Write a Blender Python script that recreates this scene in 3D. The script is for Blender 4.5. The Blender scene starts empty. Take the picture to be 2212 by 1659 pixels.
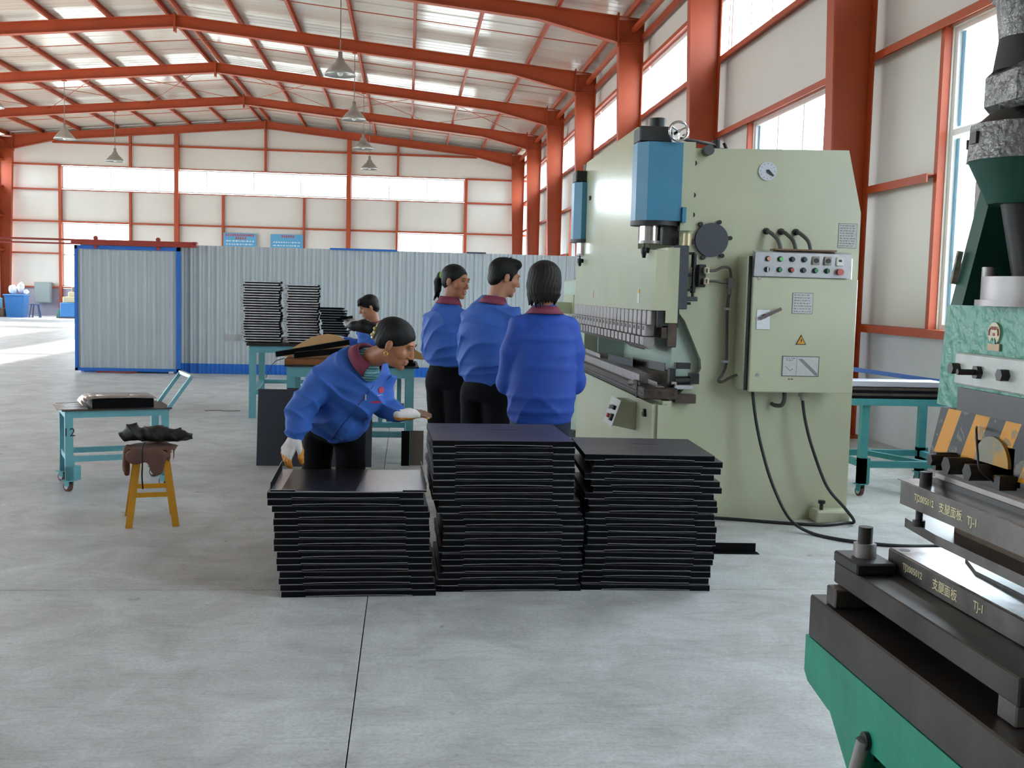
import bpy, bmesh, math, random
import numpy as np
from mathutils import Vector, Matrix

random.seed(7)
SC = bpy.context.scene
COL = SC.collection

# ------------------------------------------------------------------ camera
EYE = 1.52
CAM_R = ((0.99513004, -0.09522486, 0.02546420),
         (0.01717364, -0.08689030, -0.99606985),
         (0.09706320, 0.99165634, -0.08483179))
cam_data = bpy.data.cameras.new('camera')
cam_data.sensor_fit = 'HORIZONTAL'
cam_data.sensor_width = 36.0
cam_data.lens = 2350.0 / 2212.0 * 36.0
cam_data.clip_start = 0.05
cam_data.clip_end = 500
cam = bpy.data.objects.new('camera', cam_data)
COL.objects.link(cam)
_r, _d, _f = (Vector(v) for v in CAM_R)
cam.matrix_world = Matrix(((_r.x, -_d.x, -_f.x, 0.0), (_r.y, -_d.y, -_f.y, 0.0),
                           (_r.z, -_d.z, -_f.z, EYE), (0, 0, 0, 1)))
SC.camera = cam

# ------------------------------------------------------------------ sky, sun, exposure
world = bpy.data.worlds.new('sky')
SC.world = world
world.use_nodes = True
wn = world.node_tree.nodes
wn['Background'].inputs['Color'].default_value = (0.84, 0.925, 1.0, 1)
wn['Background'].inputs['Strength'].default_value = 9.0
sun_data = bpy.data.lights.new('sun', 'SUN')
sun_data.energy = 14.0
sun_data.angle = 0.02
sun_data.color = (1.0, 0.95, 0.86)
sun = bpy.data.objects.new('sun', sun_data)
COL.objects.link(sun)
_e = math.radians(33)
sun.rotation_euler = Vector((-math.cos(_e), 0.06, math.sin(_e))).to_track_quat('Z', 'Y').to_euler()

SC.view_settings.view_transform = 'Standard'
SC.view_settings.look = 'None'
SC.view_settings.gamma = 1.0
SC.view_settings.use_curve_mapping = False
SC.view_settings.exposure = 0.53
SC.cycles.use_denoising = True
SC.cycles.max_bounces = 8
SC.cycles.diffuse_bounces = 5
SC.cycles.glossy_bounces = 3
SC.cycles.use_adaptive_sampling = True
SC.cycles.adaptive_threshold = 0.05
SC.cycles.transparent_max_bounces = 12
SC.cycles.sample_clamp_indirect = 8.0
SC.cycles.caustics_reflective = False
SC.cycles.caustics_refractive = False

# ------------------------------------------------------------------ materials
MATS = {}

def lin(c):
    return tuple(((v / 12.92) if v <= 0.04045 else ((v + 0.055) / 1.055) ** 2.4) for v in c)

def mat(name, rgb, rough=0.6, metal=0.0, var=0.0, vscale=6.0, bump=0.0, bscale=40.0, stretch=None,
        rgb2=None, spec=0.5, coat=0.0, detail=4.0, thresh=None):
    """Principled material from an sRGB 0-255 colour; var / rgb2 mix in a noise pattern, bump adds fine relief."""
    if name in MATS:
        return MATS[name]
    m = bpy.data.materials.new(name)
    m.use_nodes = True
    nt = m.node_tree
    p = nt.nodes['Principled BSDF']
    c1 = lin([v / 255 for v in rgb]) + (1,)
    p.inputs['Base Color'].default_value = c1
    p.inputs['Roughness'].default_value = rough
    p.inputs['Metallic'].default_value = metal
    p.inputs['Specular IOR Level'].default_value = spec
    p.inputs['Coat Weight'].default_value = coat
    m.diffuse_color = c1
    if var or rgb2 or bump:
        tc = nt.nodes.new('ShaderNodeTexCoord')
        mp = nt.nodes.new('ShaderNodeMapping')
        if stretch:
            mp.inputs['Scale'].default_value = stretch
        nt.links.new(tc.outputs['Object'], mp.inputs['Vector'])
    if var or rgb2:
        n = nt.nodes.new('ShaderNodeTexNoise')
        n.inputs['Scale'].default_value = vscale
        n.inputs['Detail'].default_value = detail
        n.inputs['Roughness'].default_value = 0.6
        nt.links.new(mp.outputs['Vector'], n.inputs['Vector'])
        r = nt.nodes.new('ShaderNodeValToRGB')
        lo, hi = thresh or (0.3, 0.7)
        r.color_ramp.elements[0].position = lo
        r.color_ramp.elements[1].position = hi
        r.color_ramp.elements[0].color = c1
        if rgb2:
            r.color_ramp.elements[1].color = lin([v / 255 for v in rgb2]) + (1,)
        else:
            r.color_ramp.elements[0].color = tuple(min(1, v * (1 - var)) for v in c1[:3]) + (1,)
            r.color_ramp.elements[1].color = tuple(min(1, v * (1 + var)) for v in c1[:3]) + (1,)
        nt.links.new(n.outputs['Fac'], r.inputs['Fac'])
        nt.links.new(r.outputs['Color'], p.inputs['Base Color'])
    if bump:
        b = nt.nodes.new('ShaderNodeBump')
        b.inputs['Strength'].default_value = bump
        b.inputs['Distance'].default_value = 0.01
        n2 = nt.nodes.new('ShaderNodeTexNoise')
        n2.inputs['Scale'].default_value = bscale
        n2.inputs['Detail'].default_value = 3.0
        nt.links.new(mp.outputs['Vector'], n2.inputs['Vector'])
        nt.links.new(n2.outputs['Fac'], b.inputs['Height'])
        nt.links.new(b.outputs['Normal'], p.inputs['Normal'])
    MATS[name] = m
    return m

def glass_mat():
    m = bpy.data.materials.new('window_glass')
    m.use_nodes = True
    nt = m.node_tree
    nt.nodes.remove(nt.nodes['Principled BSDF'])
    t = nt.nodes.new('ShaderNodeBsdfTransparent')
    t.inputs['Color'].default_value = (0.93, 0.97, 0.98, 1)
    g = nt.nodes.new('ShaderNodeBsdfGlossy')
    g.inputs['Roughness'].default_value = 0.03
    mx = nt.nodes.new('ShaderNodeMixShader')
    mx.inputs['Fac'].default_value = 0.07
    nt.links.new(t.outputs[0], mx.inputs[1])
    nt.links.new(g.outputs[0], mx.inputs[2])
    nt.links.new(mx.outputs[0], nt.nodes['Material Output'].inputs['Surface'])
    MATS['glass'] = m
    return m

GLASS = glass_mat()
ORANGE = mat('orange_steel_paint', (164, 66, 27), 0.5, var=0.10, vscale=1.5)
WHITE_PANEL = mat('white_wall_sheet', (214, 210, 202), 0.42, var=0.03, vscale=0.8)
CEIL = mat('ceiling_sheet', (196, 190, 178), 0.16, var=0.03, vscale=0.7, spec=0.7)
PVC = mat('white_window_plastic', (226, 228, 228), 0.4)
CREAM = mat('cream_machine_paint', (190, 194, 164), 0.30, var=0.05, vscale=2.2, spec=0.55, bump=0.04, bscale=60)
RAMCREAM = mat('glossy_ram_paint', (200, 203, 172), 0.17, var=0.04, vscale=2.0, spec=0.6)
INNERPAINT = mat('pale_green_inner_paint', (182, 200, 186), 0.4, var=0.04, vscale=3)
CYLBLUE = mat('cylinder_blue_paint', (62, 132, 166), 0.38, var=0.05, vscale=5)
BLACKPAINT = mat('black_paint', (30, 29, 31), 0.5)
DARKIRON = mat('dark_iron', (58, 56, 56), 0.5, metal=0.6, var=0.2, vscale=9)
SLATE = mat('slate_paint', (62, 66, 76), 0.5, var=0.08, vscale=9)
CHROME = mat('chrome', (200, 200, 200), 0.15, metal=1.0)
ALU = mat('aluminium_plate', (196, 198, 200), 0.35, metal=0.7, var=0.08, vscale=20)
STEEL = mat('worn_tool_steel', (160, 154, 152), 0.42, metal=0.5, var=0.15, vscale=14)
RUSTSTEEL = mat('oily_brown_steel', (96, 84, 74), 0.45, metal=0.6, var=0.3, vscale=10, rgb2=(62, 56, 54))
TRAY = mat('black_folded_sheet', (11, 12, 15), 0.5, metal=0.0, spec=.09, var=0.16, vscale=7)
TRAYBRIGHT = mat('bare_sheet_face', (92, 87, 92), 0.36, metal=0.25, rgb2=(66, 63, 72), vscale=5, detail=6, spec=0.6)
REFLINNER = mat('reflection_bright_inner_face', (196, 197, 202), 0.27, metal=0.75, var=0.08, vscale=6)  # base colour lifted to stand in for the bright reflection in the tray
EDGE = mat('cut_sheet_edge', (190, 192, 198), 0.45, metal=0.3)
TURQ = mat('turquoise_frame_paint', (112, 178, 188), 0.45, var=0.08, vscale=8)
TURQDARK = mat('worn_turquoise_paint', (62, 140, 146), 0.5, var=0.12, vscale=7)
YELLOW = mat('stool_yellow_paint', (206, 146, 18), 0.45, var=0.08, vscale=10)
BLUEFRAME = mat('partition_blue_trim', (32, 104, 190), 0.42, var=0.05, vscale=4)
PARTITION = mat('ribbed_partition_sheet', (178, 186, 190), 0.42, var=0.03, vscale=1.0)
RUBBER = mat('black_rubber', (26, 26, 27), 0.6)
CASTER = mat('caster_tread', (96, 58, 50), 0.6)
CABLE = mat('black_cable', (34, 36, 36), 0.5)

# ------------------------------------------------------------------ mesh building
class MB:
    """Collects boxes, prisms, bars, tubes and lathes; build() links them as one mesh object."""
    def __init__(s):
        s.v, s.f, s.mi, s.sm = [], [], [], []

    def add(s, vs, fs, mi=0, smooth=False):
        o = len(s.v)
        s.v += [tuple(v) for v in vs]
        s.f += [tuple(i + o for i in f) for f in fs]
        s.mi += [mi] * len(fs)
        s.sm += [smooth] * len(fs)
        return s

    def box(s, x0, x1, y0, y1, z0, z1, mi=0, ch=0.0):
        if ch:
            c = min(ch, abs(x1 - x0) * .45, abs(y1 - y0) * .45, abs(z1 - z0) * .45)
            vs, idx = [], {}
            for ix, x in enumerate((x0, x1)):
                for iy, y in enumerate((y0, y1)):
                    for iz, z in enumerate((z0, z1)):
                        sx, sy, sz = (1 - 2 * ix) * c, (1 - 2 * iy) * c, (1 - 2 * iz) * c
                        for a, d in enumerate(((0, sy, sz), (sx, 0, sz), (sx, sy, 0))):
                            idx[(ix, iy, iz, a)] = len(vs)
                            vs.append((x + d[0], y + d[1], z + d[2]))
            g = lambda *k: idx[k]
            fs = []
            for i in (0, 1):
                q = [(i, 0, 0, 0), (i, 1, 0, 0), (i, 1, 1, 0), (i, 0, 1, 0)]
                fs.append([g(*k) for k in (q if i else q[::-1])])
                q = [(0, i, 0, 1), (0, i, 1, 1), (1, i, 1, 1), (1, i, 0, 1)]
                fs.append([g(*k) for k in (q if i else q[::-1])])
                q = [(0, 0, i, 2), (1, 0, i, 2), (1, 1, i, 2), (0, 1, i, 2)]
                fs.append([g(*k) for k in (q if i else q[::-1])])
            for i in (0, 1):
                for j in (0, 1):
                    fs.append([g(0, i, j, 1), g(1, i, j, 1), g(1, i, j, 2), g(0, i, j, 2)])
                    fs.append([g(i, 0, j, 0), g(i, 1, j, 0), g(i, 1, j, 2), g(i, 0, j, 2)])
                    fs.append([g(i, j, 0, 0), g(i, j, 1, 0), g(i, j, 1, 1), g(i, j, 0, 1)])
                    for k in (0, 1):
                        pass
            for ix in (0, 1):
                for iy in (0, 1):
                    for iz in (0, 1):
                        fs.append([g(ix, iy, iz, 0), g(ix, iy, iz, 1), g(ix, iy, iz, 2)])
            return s.add(vs, fs, mi)
        vs = [(x, y, z) for x in (x0, x1) for y in (y0, y1) for z in (z0, z1)]
        return s.add(vs, [(0, 1, 3, 2), (4, 6, 7, 5), (0, 4, 5, 1), (2, 3, 7, 6), (0, 2, 6, 4), (1, 5, 7, 3)], mi)

    def prism(s, poly, axis, a, b, mi=0):
        """Polygon extruded along an axis: axis 'x' polygons are (y,z), 'y' (x,z), 'z' (x,y)."""
        def P(q, t):
            return {'x': (t, q[0], q[1]), 'y': (q[0], t, q[1]), 'z': (q[0], q[1], t)}[axis]
        n = len(poly)
        vs = [P(q, a) for q in poly] + [P(q, b) for q in poly]
        fs = [tuple(range(n - 1, -1, -1)), tuple(range(n, 2 * n))]
        fs += [(i, (i + 1) % n, n + (i + 1) % n, n + i) for i in range(n)]
        return s.add(vs, fs, mi)

    def bar(s, p, q, w, h=None, up=(0, 0, 1), mi=0):
        """Rectangular bar from p to q, w wide across, h high along up."""
        h = w if h is None else h
        p, q = Vector(p), Vector(q)
        d = (q - p).normalized()
        u = Vector(up)
        if abs(d.dot(u)) > 0.98:
            u = Vector((0, 1, 0)) if abs(d.y) < 0.9 else Vector((1, 0, 0))
        a = d.cross(u).normalized()
        b = a.cross(d).normalized()
        vs = [c + a * (sx * w / 2) + b * (sz * h / 2) for c in (p, q) for sx, sz in ((-1, -1), (1, -1), (1, 1), (-1, 1))]
        return s.add(vs, [(3, 2, 1, 0), (4, 5, 6, 7), (0, 1, 5, 4), (1, 2, 6, 5), (2, 3, 7, 6), (3, 0, 4, 7)], mi)

    def cyl(s, p, q, r, r2=None, n=16, mi=0, caps=True):
        r2 = r if r2 is None else r2
        p, q = Vector(p), Vector(q)
        d = (q - p).normalized()
        u = Vector((0, 0, 1)) if abs(d.z) < 0.9 else Vector((1, 0, 0))
        a = d.cross(u).normalized()
        b = d.cross(a)
        A = [a * math.cos(2 * math.pi * i / n) + b * math.sin(2 * math.pi * i / n) for i in range(n)]
        vs = [p + v * r for v in A] + [q + v * r2 for v in A]
        s.add(vs, [(i, (i + 1) % n, n + (i + 1) % n, n + i) for i in range(n)], mi, True)
        if caps:
            s.add([p + v * r for v in A], [tuple(range(n - 1, -1, -1))], mi)
            s.add([q + v * r2 for v in A], [tuple(range(n))], mi)
        return s

    def tube(s, pts, r, n=8, mi=0, closed=False):
        pts = [Vector(p) for p in pts]
        N = len(pts)
        rs = r if isinstance(r, (list, tuple)) else [r] * N
        vs = []
        prev = None
        for i in range(N):
            d = (pts[(i + 1) % N if closed else min(i + 1, N - 1)] - pts[(i - 1) % N if closed else max(i - 1, 0)]).normalized()
            if prev is None:
                u = Vector((0, 0, 1)) if abs(d.z) < 0.9 else Vector((1, 0, 0))
                a = d.cross(u).normalized()
            else:
                a = (prev - d * prev.dot(d)).normalized()
            prev = a
            b = d.cross(a)
            vs += [pts[i] + (a * math.cos(2 * math.pi * k / n) + b * math.sin(2 * math.pi * k / n)) * rs[i] for k in range(n)]
        fs = []
        for i in range(N if closed else N - 1):
            j = (i + 1) % N
            fs += [(i * n + k, i * n + (k + 1) % n, j * n + (k + 1) % n, j * n + k) for k in range(n)]
        if not closed:
            fs += [tuple(range(n - 1, -1, -1)), tuple((N - 1) * n + k for k in range(n))]
        return s.add(vs, fs, mi, True)

    def lathe(s, prof, c=(0, 0, 0), axis=(0, 0, 1), n=24, mi=0):
        """Profile of (radius, height) pairs turned about axis through c."""
        q = Vector((0, 0, 1)).rotation_difference(Vector(axis))
        c = Vector(c)
        vs = []
        for r, z in prof:
            vs += [c + q @ Vector((r * math.cos(2 * math.pi * k / n), r * math.sin(2 * math.pi * k / n), z)) for k in range(n)]
        fs = []
        for i in range(len(prof) - 1):
            fs += [(i * n + k, i * n + (k + 1) % n, (i + 1) * n + (k + 1) % n, (i + 1) * n + k) for k in range(n)]
        return s.add(vs, fs, mi, True)

    def mesh(s, name, mats):
        me = bpy.data.meshes.new(name)
        me.from_pydata(s.v, [], s.f)
        for m in (mats if isinstance(mats, (list, tuple)) else [mats]):
            me.materials.append(m)
        me.polygons.foreach_set('material_index', s.mi)
        me.polygons.foreach_set('use_smooth', s.sm)
        bm = bmesh.new()
        bm.from_mesh(me)
        bmesh.ops.recalc_face_normals(bm, faces=bm.faces)
        bm.to_mesh(me)
        bm.free()
        me.update()
        return me

    def build(s, name, mats, parent=None, loc=None, rot=None):
        return link(name, s.mesh(name, mats), parent, loc, rot)

def link(name, me, parent=None, loc=None, rot=None):
    o = bpy.data.objects.new(name, me)
    COL.objects.link(o)
    if parent is not None:
        o.parent = parent
    if loc is not None:
        o.location = loc
    if rot is not None:
        o.rotation_euler = rot
    return o

def tag(o, label, cat, group=None, kind=None):
    o['label'] = label
    if cat:
        o['category'] = cat
    if group:
        o['group'] = group
    if kind:
        o['kind'] = kind
    return o

def thing(name, label, cat, loc=(0, 0, 0), rotz=0.0, group=None, kind=None):
    o = bpy.data.objects.new(name, None)
    o.empty_display_size = 0.1
    COL.objects.link(o)
    o.location = loc
    o.rotation_euler = (0, 0, rotz)
    return tag(o, label, cat, group, kind)

def struct(name, label=None, me=None, cat=None):
    o = bpy.data.objects.new(name, me)
    COL.objects.link(o)
    o['kind'] = 'structure'
    if label:
        o['label'] = label
    if cat:
        o['category'] = cat
    return o

def spline(pts, n=10):
    """Catmull-Rom through the points."""
    P = [Vector(p) for p in pts]
    P = [P[0] * 2 - P[1]] + P + [P[-1] * 2 - P[-2]]
    out = []
    for i in range(1, len(P) - 2):
        for k in range(n):
            t = k / n
            a, b, c, d = P[i - 1], P[i], P[i + 1], P[i + 2]
            out.append(0.5 * ((2 * b) + (c - a) * t + (2 * a - 5 * b + 4 * c - d) * t * t + (3 * b - a - 3 * c + d) * t ** 3))
    out.append(P[-2])
    return out

def text_obj(name, body, size, m, loc, rot, parent=None, align='CENTER', extrude=0.0006):
    """Flat lettering turned into a mesh."""
    cu = bpy.data.curves.new(name, 'FONT')
    cu.body = body
    cu.size = size
    cu.align_x = align
    cu.align_y = 'CENTER'
    cu.extrude = extrude
    cu.resolution_u = 2
    tmp = bpy.data.objects.new(name, cu)
    COL.objects.link(tmp)
    dg = bpy.context.evaluated_depsgraph_get()
    me = bpy.data.meshes.new_from_object(tmp.evaluated_get(dg))
    bpy.data.objects.remove(tmp)
    me.materials.clear()
    me.materials.append(m)
    return link(name, me, parent, loc, rot)

def ordinal(i):
    w = ['first', 'second', 'third', 'fourth', 'fifth', 'sixth', 'seventh', 'eighth', 'ninth', 'tenth', 'eleventh', 'twelfth',
         'thirteenth', 'fourteenth', 'fifteenth', 'sixteenth', 'seventeenth', 'eighteenth', 'nineteenth']
    if i <= 19:
        return w[i - 1]
    t = {20: 'twenty', 30: 'thirty', 40: 'forty'}[i // 10 * 10]
    return {'twenty': 'twentieth', 'thirty': 'thirtieth', 'forty': 'fortieth'}[t] if i % 10 == 0 else t + '-' + w[i % 10 - 1]
# ================================================================== THE HALL
RIDGE_X, RIDGE_Z, SLOPE = -6.12, 8.42, 0.093
XR, XL = 5.15, -17.0            # inner faces of the long walls
Y0, Y1 = -12.6, 47.95           # inner faces of the end walls
FRAMES = [-12.37 + 6 * k for k in range(11)]

def roof_z(x):
    return RIDGE_Z - SLOPE * abs(x - RIDGE_X)

# ---- floor
def concrete():
    m = bpy.data.materials.new('worn_concrete')
    m.use_nodes = True
    nt = m.node_tree
    p = nt.nodes['Principled BSDF']
    geo = nt.nodes.new('ShaderNodeNewGeometry')
    def noise(scale, detail=5, rough=.6, dist=0.0, stretch=None):
        n = nt.nodes.new('ShaderNodeTexNoise')
        n.inputs['Scale'].default_value = scale
        n.inputs['Detail'].default_value = detail
        n.inputs['Roughness'].default_value = rough
        n.inputs['Distortion'].default_value = dist
        if stretch:
            mp = nt.nodes.new('ShaderNodeMapping')
            mp.inputs['Scale'].default_value = stretch
            mp.inputs['Rotation'].default_value = (0, 0, 0.5)
            nt.links.new(geo.outputs['Position'], mp.inputs['Vector'])
            nt.links.new(mp.outputs['Vector'], n.inputs['Vector'])
        else:
            nt.links.new(geo.outputs['Position'], n.inputs['Vector'])
        return n
    def ramp(n, a, ca, b, cb):
        r = nt.nodes.new('ShaderNodeValToRGB')
        r.color_ramp.elements[0].position, r.color_ramp.elements[1].position = a, b
        r.color_ramp.elements[0].color = lin([v / 255 for v in ca]) + (1,)
        r.color_ramp.elements[1].color = lin([v / 255 for v in cb]) + (1,)
        nt.links.new(n.outputs['Fac'], r.inputs['Fac'])
        return r
    def mul(a, b, f):
        x = nt.nodes.new('ShaderNodeMixRGB')
        x.blend_type = 'MULTIPLY'
        x.inputs['Fac'].default_value = f
        nt.links.new(a.outputs['Color'], x.inputs['Color1'])
        nt.links.new(b.outputs['Color'], x.inputs['Color2'])
        return x
    big = ramp(noise(0.5, 6), 0.3, (198, 200, 201), 0.72, (214, 216, 217))
    mid = ramp(noise(2.6, 8, .7, 0.6), 0.34, (205, 204, 202), 0.62, (255, 255, 255))
    scr = ramp(noise(3.0, 6, .75, 1.5, (1, 9, 1)), 0.28, (214, 212, 209), 0.5, (255, 255, 255))
    fine = ramp(noise(60, 4, .7), 0.3, (222, 220, 218), 0.6, (255, 255, 255))
    spots = ramp(noise(9, 2, .5), 0.22, (170, 166, 160), 0.30, (255, 255, 255))
    x = mul(mul(mul(mul(big, mid, .8), scr, .7), fine, .8), spots, .7)
    nt.links.new(x.outputs['Color'], p.inputs['Base Color'])
    rr = nt.nodes.new('ShaderNodeMapRange')
    rr.inputs['To Min'].default_value, rr.inputs['To Max'].default_value = 0.30, 0.62
    nt.links.new(noise(1.8, 6, .7).outputs['Fac'], rr.inputs['Value'])
    nt.links.new(rr.outputs['Result'], p.inputs['Roughness'])
    b = nt.nodes.new('ShaderNodeBump')
    b.inputs['Strength'].default_value = 0.08
    b.inputs['Distance'].default_value = 0.01
    nt.links.new(noise(30, 5).outputs['Fac'], b.inputs['Height'])
    nt.links.new(b.outputs['Normal'], p.inputs['Normal'])
    return m

CONCRETE = concrete()
floor = struct('floor', 'pale worn concrete floor cast in large slabs', MB().box(XL, XR + .1, Y0, Y1, -.3, -.02).mesh('floor', mat('joint_filler', (60, 58, 55), .9)))
xj = [XL, -13.1, -8.83, -4.54, -0.17, 4.08, XR + .1]
yj = [Y0] + [5.43 + 4 * k for k in range(-4, 11)] + [Y1]
slab_cache = {}
for i in range(len(xj) - 1):
    for j in range(len(yj) - 1):
        w, d = round(xj[i + 1] - xj[i], 3), round(yj[j + 1] - yj[j], 3)
        if (w, d) not in slab_cache:
            slab_cache[(w, d)] = MB().box(.0025, w - .0025, .005, d - .005, -.05, 0, ch=.0015).mesh('slab', CONCRETE)
        link('slab', slab_cache[(w, d)], floor, (xj[i], yj[j], 0))
struct('ground', 'pale paved yard outside the hall', MB().box(-150, 150, -150, 200, -.5, -.31).mesh('ground', mat('yard_paving', (176, 172, 164), .9, var=.05, vscale=.3)))

# ---- portal frames
def half_frame(root, y, side, inner, outer):
    """One column and one rafter; inner / outer are the distances of the column flanges from the ridge line."""
    def X(d):
        return RIDGE_X + side * d
    fw, t = .20, .018
    zi, zo = 6.90, 7.40
    c = MB()
    ib = inner + .2                                  # the column narrows towards its foot
    c.prism([(X(ib), 0), (X(outer), 0), (X(outer), zo), (X(inner), zo - .02), (X(inner), zi)], 'y', y - .007, y + .007)
    c.bar((X(ib), y, 0), (X(inner), y, zi), fw, t, (1, 0, 0))
    c.bar((X(outer), y, 0), (X(outer), y, zo), fw, t, (1, 0, 0))
    c.box(min(X(ib), X(outer)) - .06, max(X(ib), X(outer)) + .06, y - .16, y + .16, 0, .03)
    c.bar((X(inner), y, zi), (X(outer), y, zi), fw * .8, .014)
    c.bar((X(inner), y, zi), (X(outer), y, zo), .1, .014)
    c.build('column', ORANGE, root)
    r = MB()
    h1 = inner - 1.75
    zr = RIDGE_Z - .30
    def top(d): return RIDGE_Z - SLOPE * d
    def bot(d): return top(d) - .29
    poly = [(X(0), bot(0)), (X(0), top(0)), (X(inner), top(inner)), (X(inner), zi), (X(h1), bot(h1))]
    r.prism(poly, 'y', y - .006, y + .006)
    r.bar((X(0), y, top(0)), (X(outer), y, top(outer)), fw, t)
    r.bar((X(0), y, bot(0)), (X(h1), y, bot(h1)), fw, t)
    r.bar((X(h1), y, bot(h1)), (X(inner), y, zi), fw, t)
    r.bar((X(inner - .02), y, zi - .1), (X(inner - .02), y, top(inner) + .08), fw, .03, (1, 0, 0))
    r.build('rafter', ORANGE, root)
    if side > 0:
        k = MB()
        k.box(RIDGE_X - .025, RIDGE_X + .025, y - fw / 2, y + fw / 2, RIDGE_Z - .42, RIDGE_Z + .06)
        k.build('ridge_plate', ORANGE, root)

for n, y in enumerate(FRAMES):
    root = struct('portal_frame', 'orange steel portal frame of column and rafter pairs, %s from the far end wall' % ordinal(11 - n))
    root.location = (0, 0, 0)
    half_frame(root, y, 1, 10.54, 11.07)
    half_frame(root, y, -1, 10.30, 10.83)

# ---- roof: ceiling sheets on purlins
ceiling = struct('ceiling', 'shiny white sheet roof lining on orange purlins')
SW = 1.0
for side, length in ((1, XR - RIDGE_X + .15), (-1, RIDGE_X - XL + .15)):
    m = MB()
    ang = math.atan(SLOPE)
    L = length / math.cos(ang)
    # a sheet: flat trough, raised seams at the edges and two low stiffening ribs
    prof = [(-.004, 0), (.03, 0), (.04, .012), (.06, .012), (.07, 0), (.34, 0), (.35, .004), (.37, .004), (.38, 0), (.66, 0), (.67, .004), (.69, .004), (.70, 0), (1.004, 0)]
    vs = [(u, v, z) for u in (0, L) for v, z in prof]
    n = len(prof)
    m.add(vs, [(i, i + 1, n + i + 1, n + i) for i in range(n - 1)])
    me = m.mesh('ceiling_sheet', CEIL)
    k = 0
    y = Y0 - .2
    while y < Y1 + .2:
        o = link('ceiling_sheet', me, ceiling, (RIDGE_X, y if side > 0 else y + SW, RIDGE_Z + .175 + random.uniform(-.002, .002)))
        tilt = random.uniform(-.008, .008)
        o.rotation_mode = 'XYZ'
        if side > 0:
            o.rotation_euler = (tilt, ang, 0)
        else:
            o.rotation_euler = (tilt, ang, math.pi)
        y += SW
    s = MB()
    e = RIDGE_X + side * length
    s.add([(RIDGE_X, Y0 - .4, RIDGE_Z + .26), (RIDGE_X, Y1 + .4, RIDGE_Z + .26), (e, Y1 + .4, RIDGE_Z + .26 - SLOPE * length), (e, Y0 - .4, RIDGE_Z + .26 - SLOPE * length)], [(0, 1, 2, 3)])
    s.build('outer_sheet', mat('roof_outside', (150, 155, 160), .5), ceiling)  # unseen outer roof skin, added to stop light leaking between sheets

purlin_m = MB().box(-.03, .03, Y0, Y1, 0, .012).box(-.03, -.022, Y0, Y1, 0, .16).box(-.03, .03, Y0, Y1, .15, .16).mesh('purlin', ORANGE)
PURL = [RIDGE_X + d for d in (.17, 1.66, 3.17, 4.65, 6.18, 7.70, 9.22, 10.72)] + [RIDGE_X - d for d in (.17, 1.66, 3.10, 4.58, 6.08, 7.6, 9.1, 10.5)]
for x in PURL:
    o = link('purlin', purlin_m, ceiling, (x, 0, roof_z(x) + .005))
    o.rotation_euler = (0, math.atan(SLOPE) * (1 if x > RIDGE_X else -1), 0)
for x, z in ((4.74, 7.17), (4.98, 7.05), (-16.75, 7.17)):
    link('eave_strut', MB().box(-.045, .045, Y0, Y1, -.05, .05).mesh('eave_strut', ORANGE), ceiling, (x, 0, z))
for n in range(2, 10):
    ym = FRAMES[n] + 3
    for side in (1, -1):
        e = RIDGE_X + side * 10.6
        MB().cyl((RIDGE_X, ym, RIDGE_Z + .06), (e, ym, roof_z(e) + .06), .012, n=6).build('tie_rod', ORANGE, ceiling)
yc, yd = FRAMES[8], FRAMES[9]
for side in (1, -1):
    for a, b in ((.3, 3.4), (3.4, 6.9), (6.9, 10.3)):
        xa, xb = RIDGE_X + side * a, RIDGE_X + side * b
        for ya, yb in ((yc, yd), (yd, yc)):
            MB().cyl((xa, ya, roof_z(xa) - .06), (xb, yb, roof_z(xb) - .06), .011, n=6).build('brace_rod', ORANGE, ceiling)

# ---- wall sheets and windows
def sheet_mesh(w, h, ribs=True):
    """A wall sheet w wide (local x), h high, 4 cm thick; fine pressed lines run up its inner face (local -y)."""
    m = MB()
    pr = [(0.004, .004)]
    if ribs:
        n = max(1, int(w / .125))
        for k in range(1, n):
            u = w * k / n
            pr += [(u - .006, 0), (u - .003, .0018), (u + .003, .0018), (u + .006, 0)]
    pr += [(w - .004, .004)]
    pr = [(0.0, .02)] + pr + [(w, .02), (w, .05), (0, .05)]
    m.prism(pr, 'z', 0, h)
    return m.mesh('wall_sheet', WHITE_PANEL)

sheet_cache = {}
def sheets(root, u0, u1, z0, z1, place, step=1.0, ribs=True):
    """Row of wall sheets from u0 to u1; place(u, z) gives location and z-rotation."""
    n = max(1, round((u1 - u0) / step))
    w = (u1 - u0) / n
    key = (round(w, 3), round(z1 - z0, 3), ribs)
    if key not in sheet_cache:
        sheet_cache[key] = sheet_mesh(w, z1 - z0, ribs)
    for k in range(n):
        loc, rz = place(u0 + k * w, z0)
        link('wall_sheet', sheet_cache[key], root, loc, (0, 0, rz))

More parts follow.
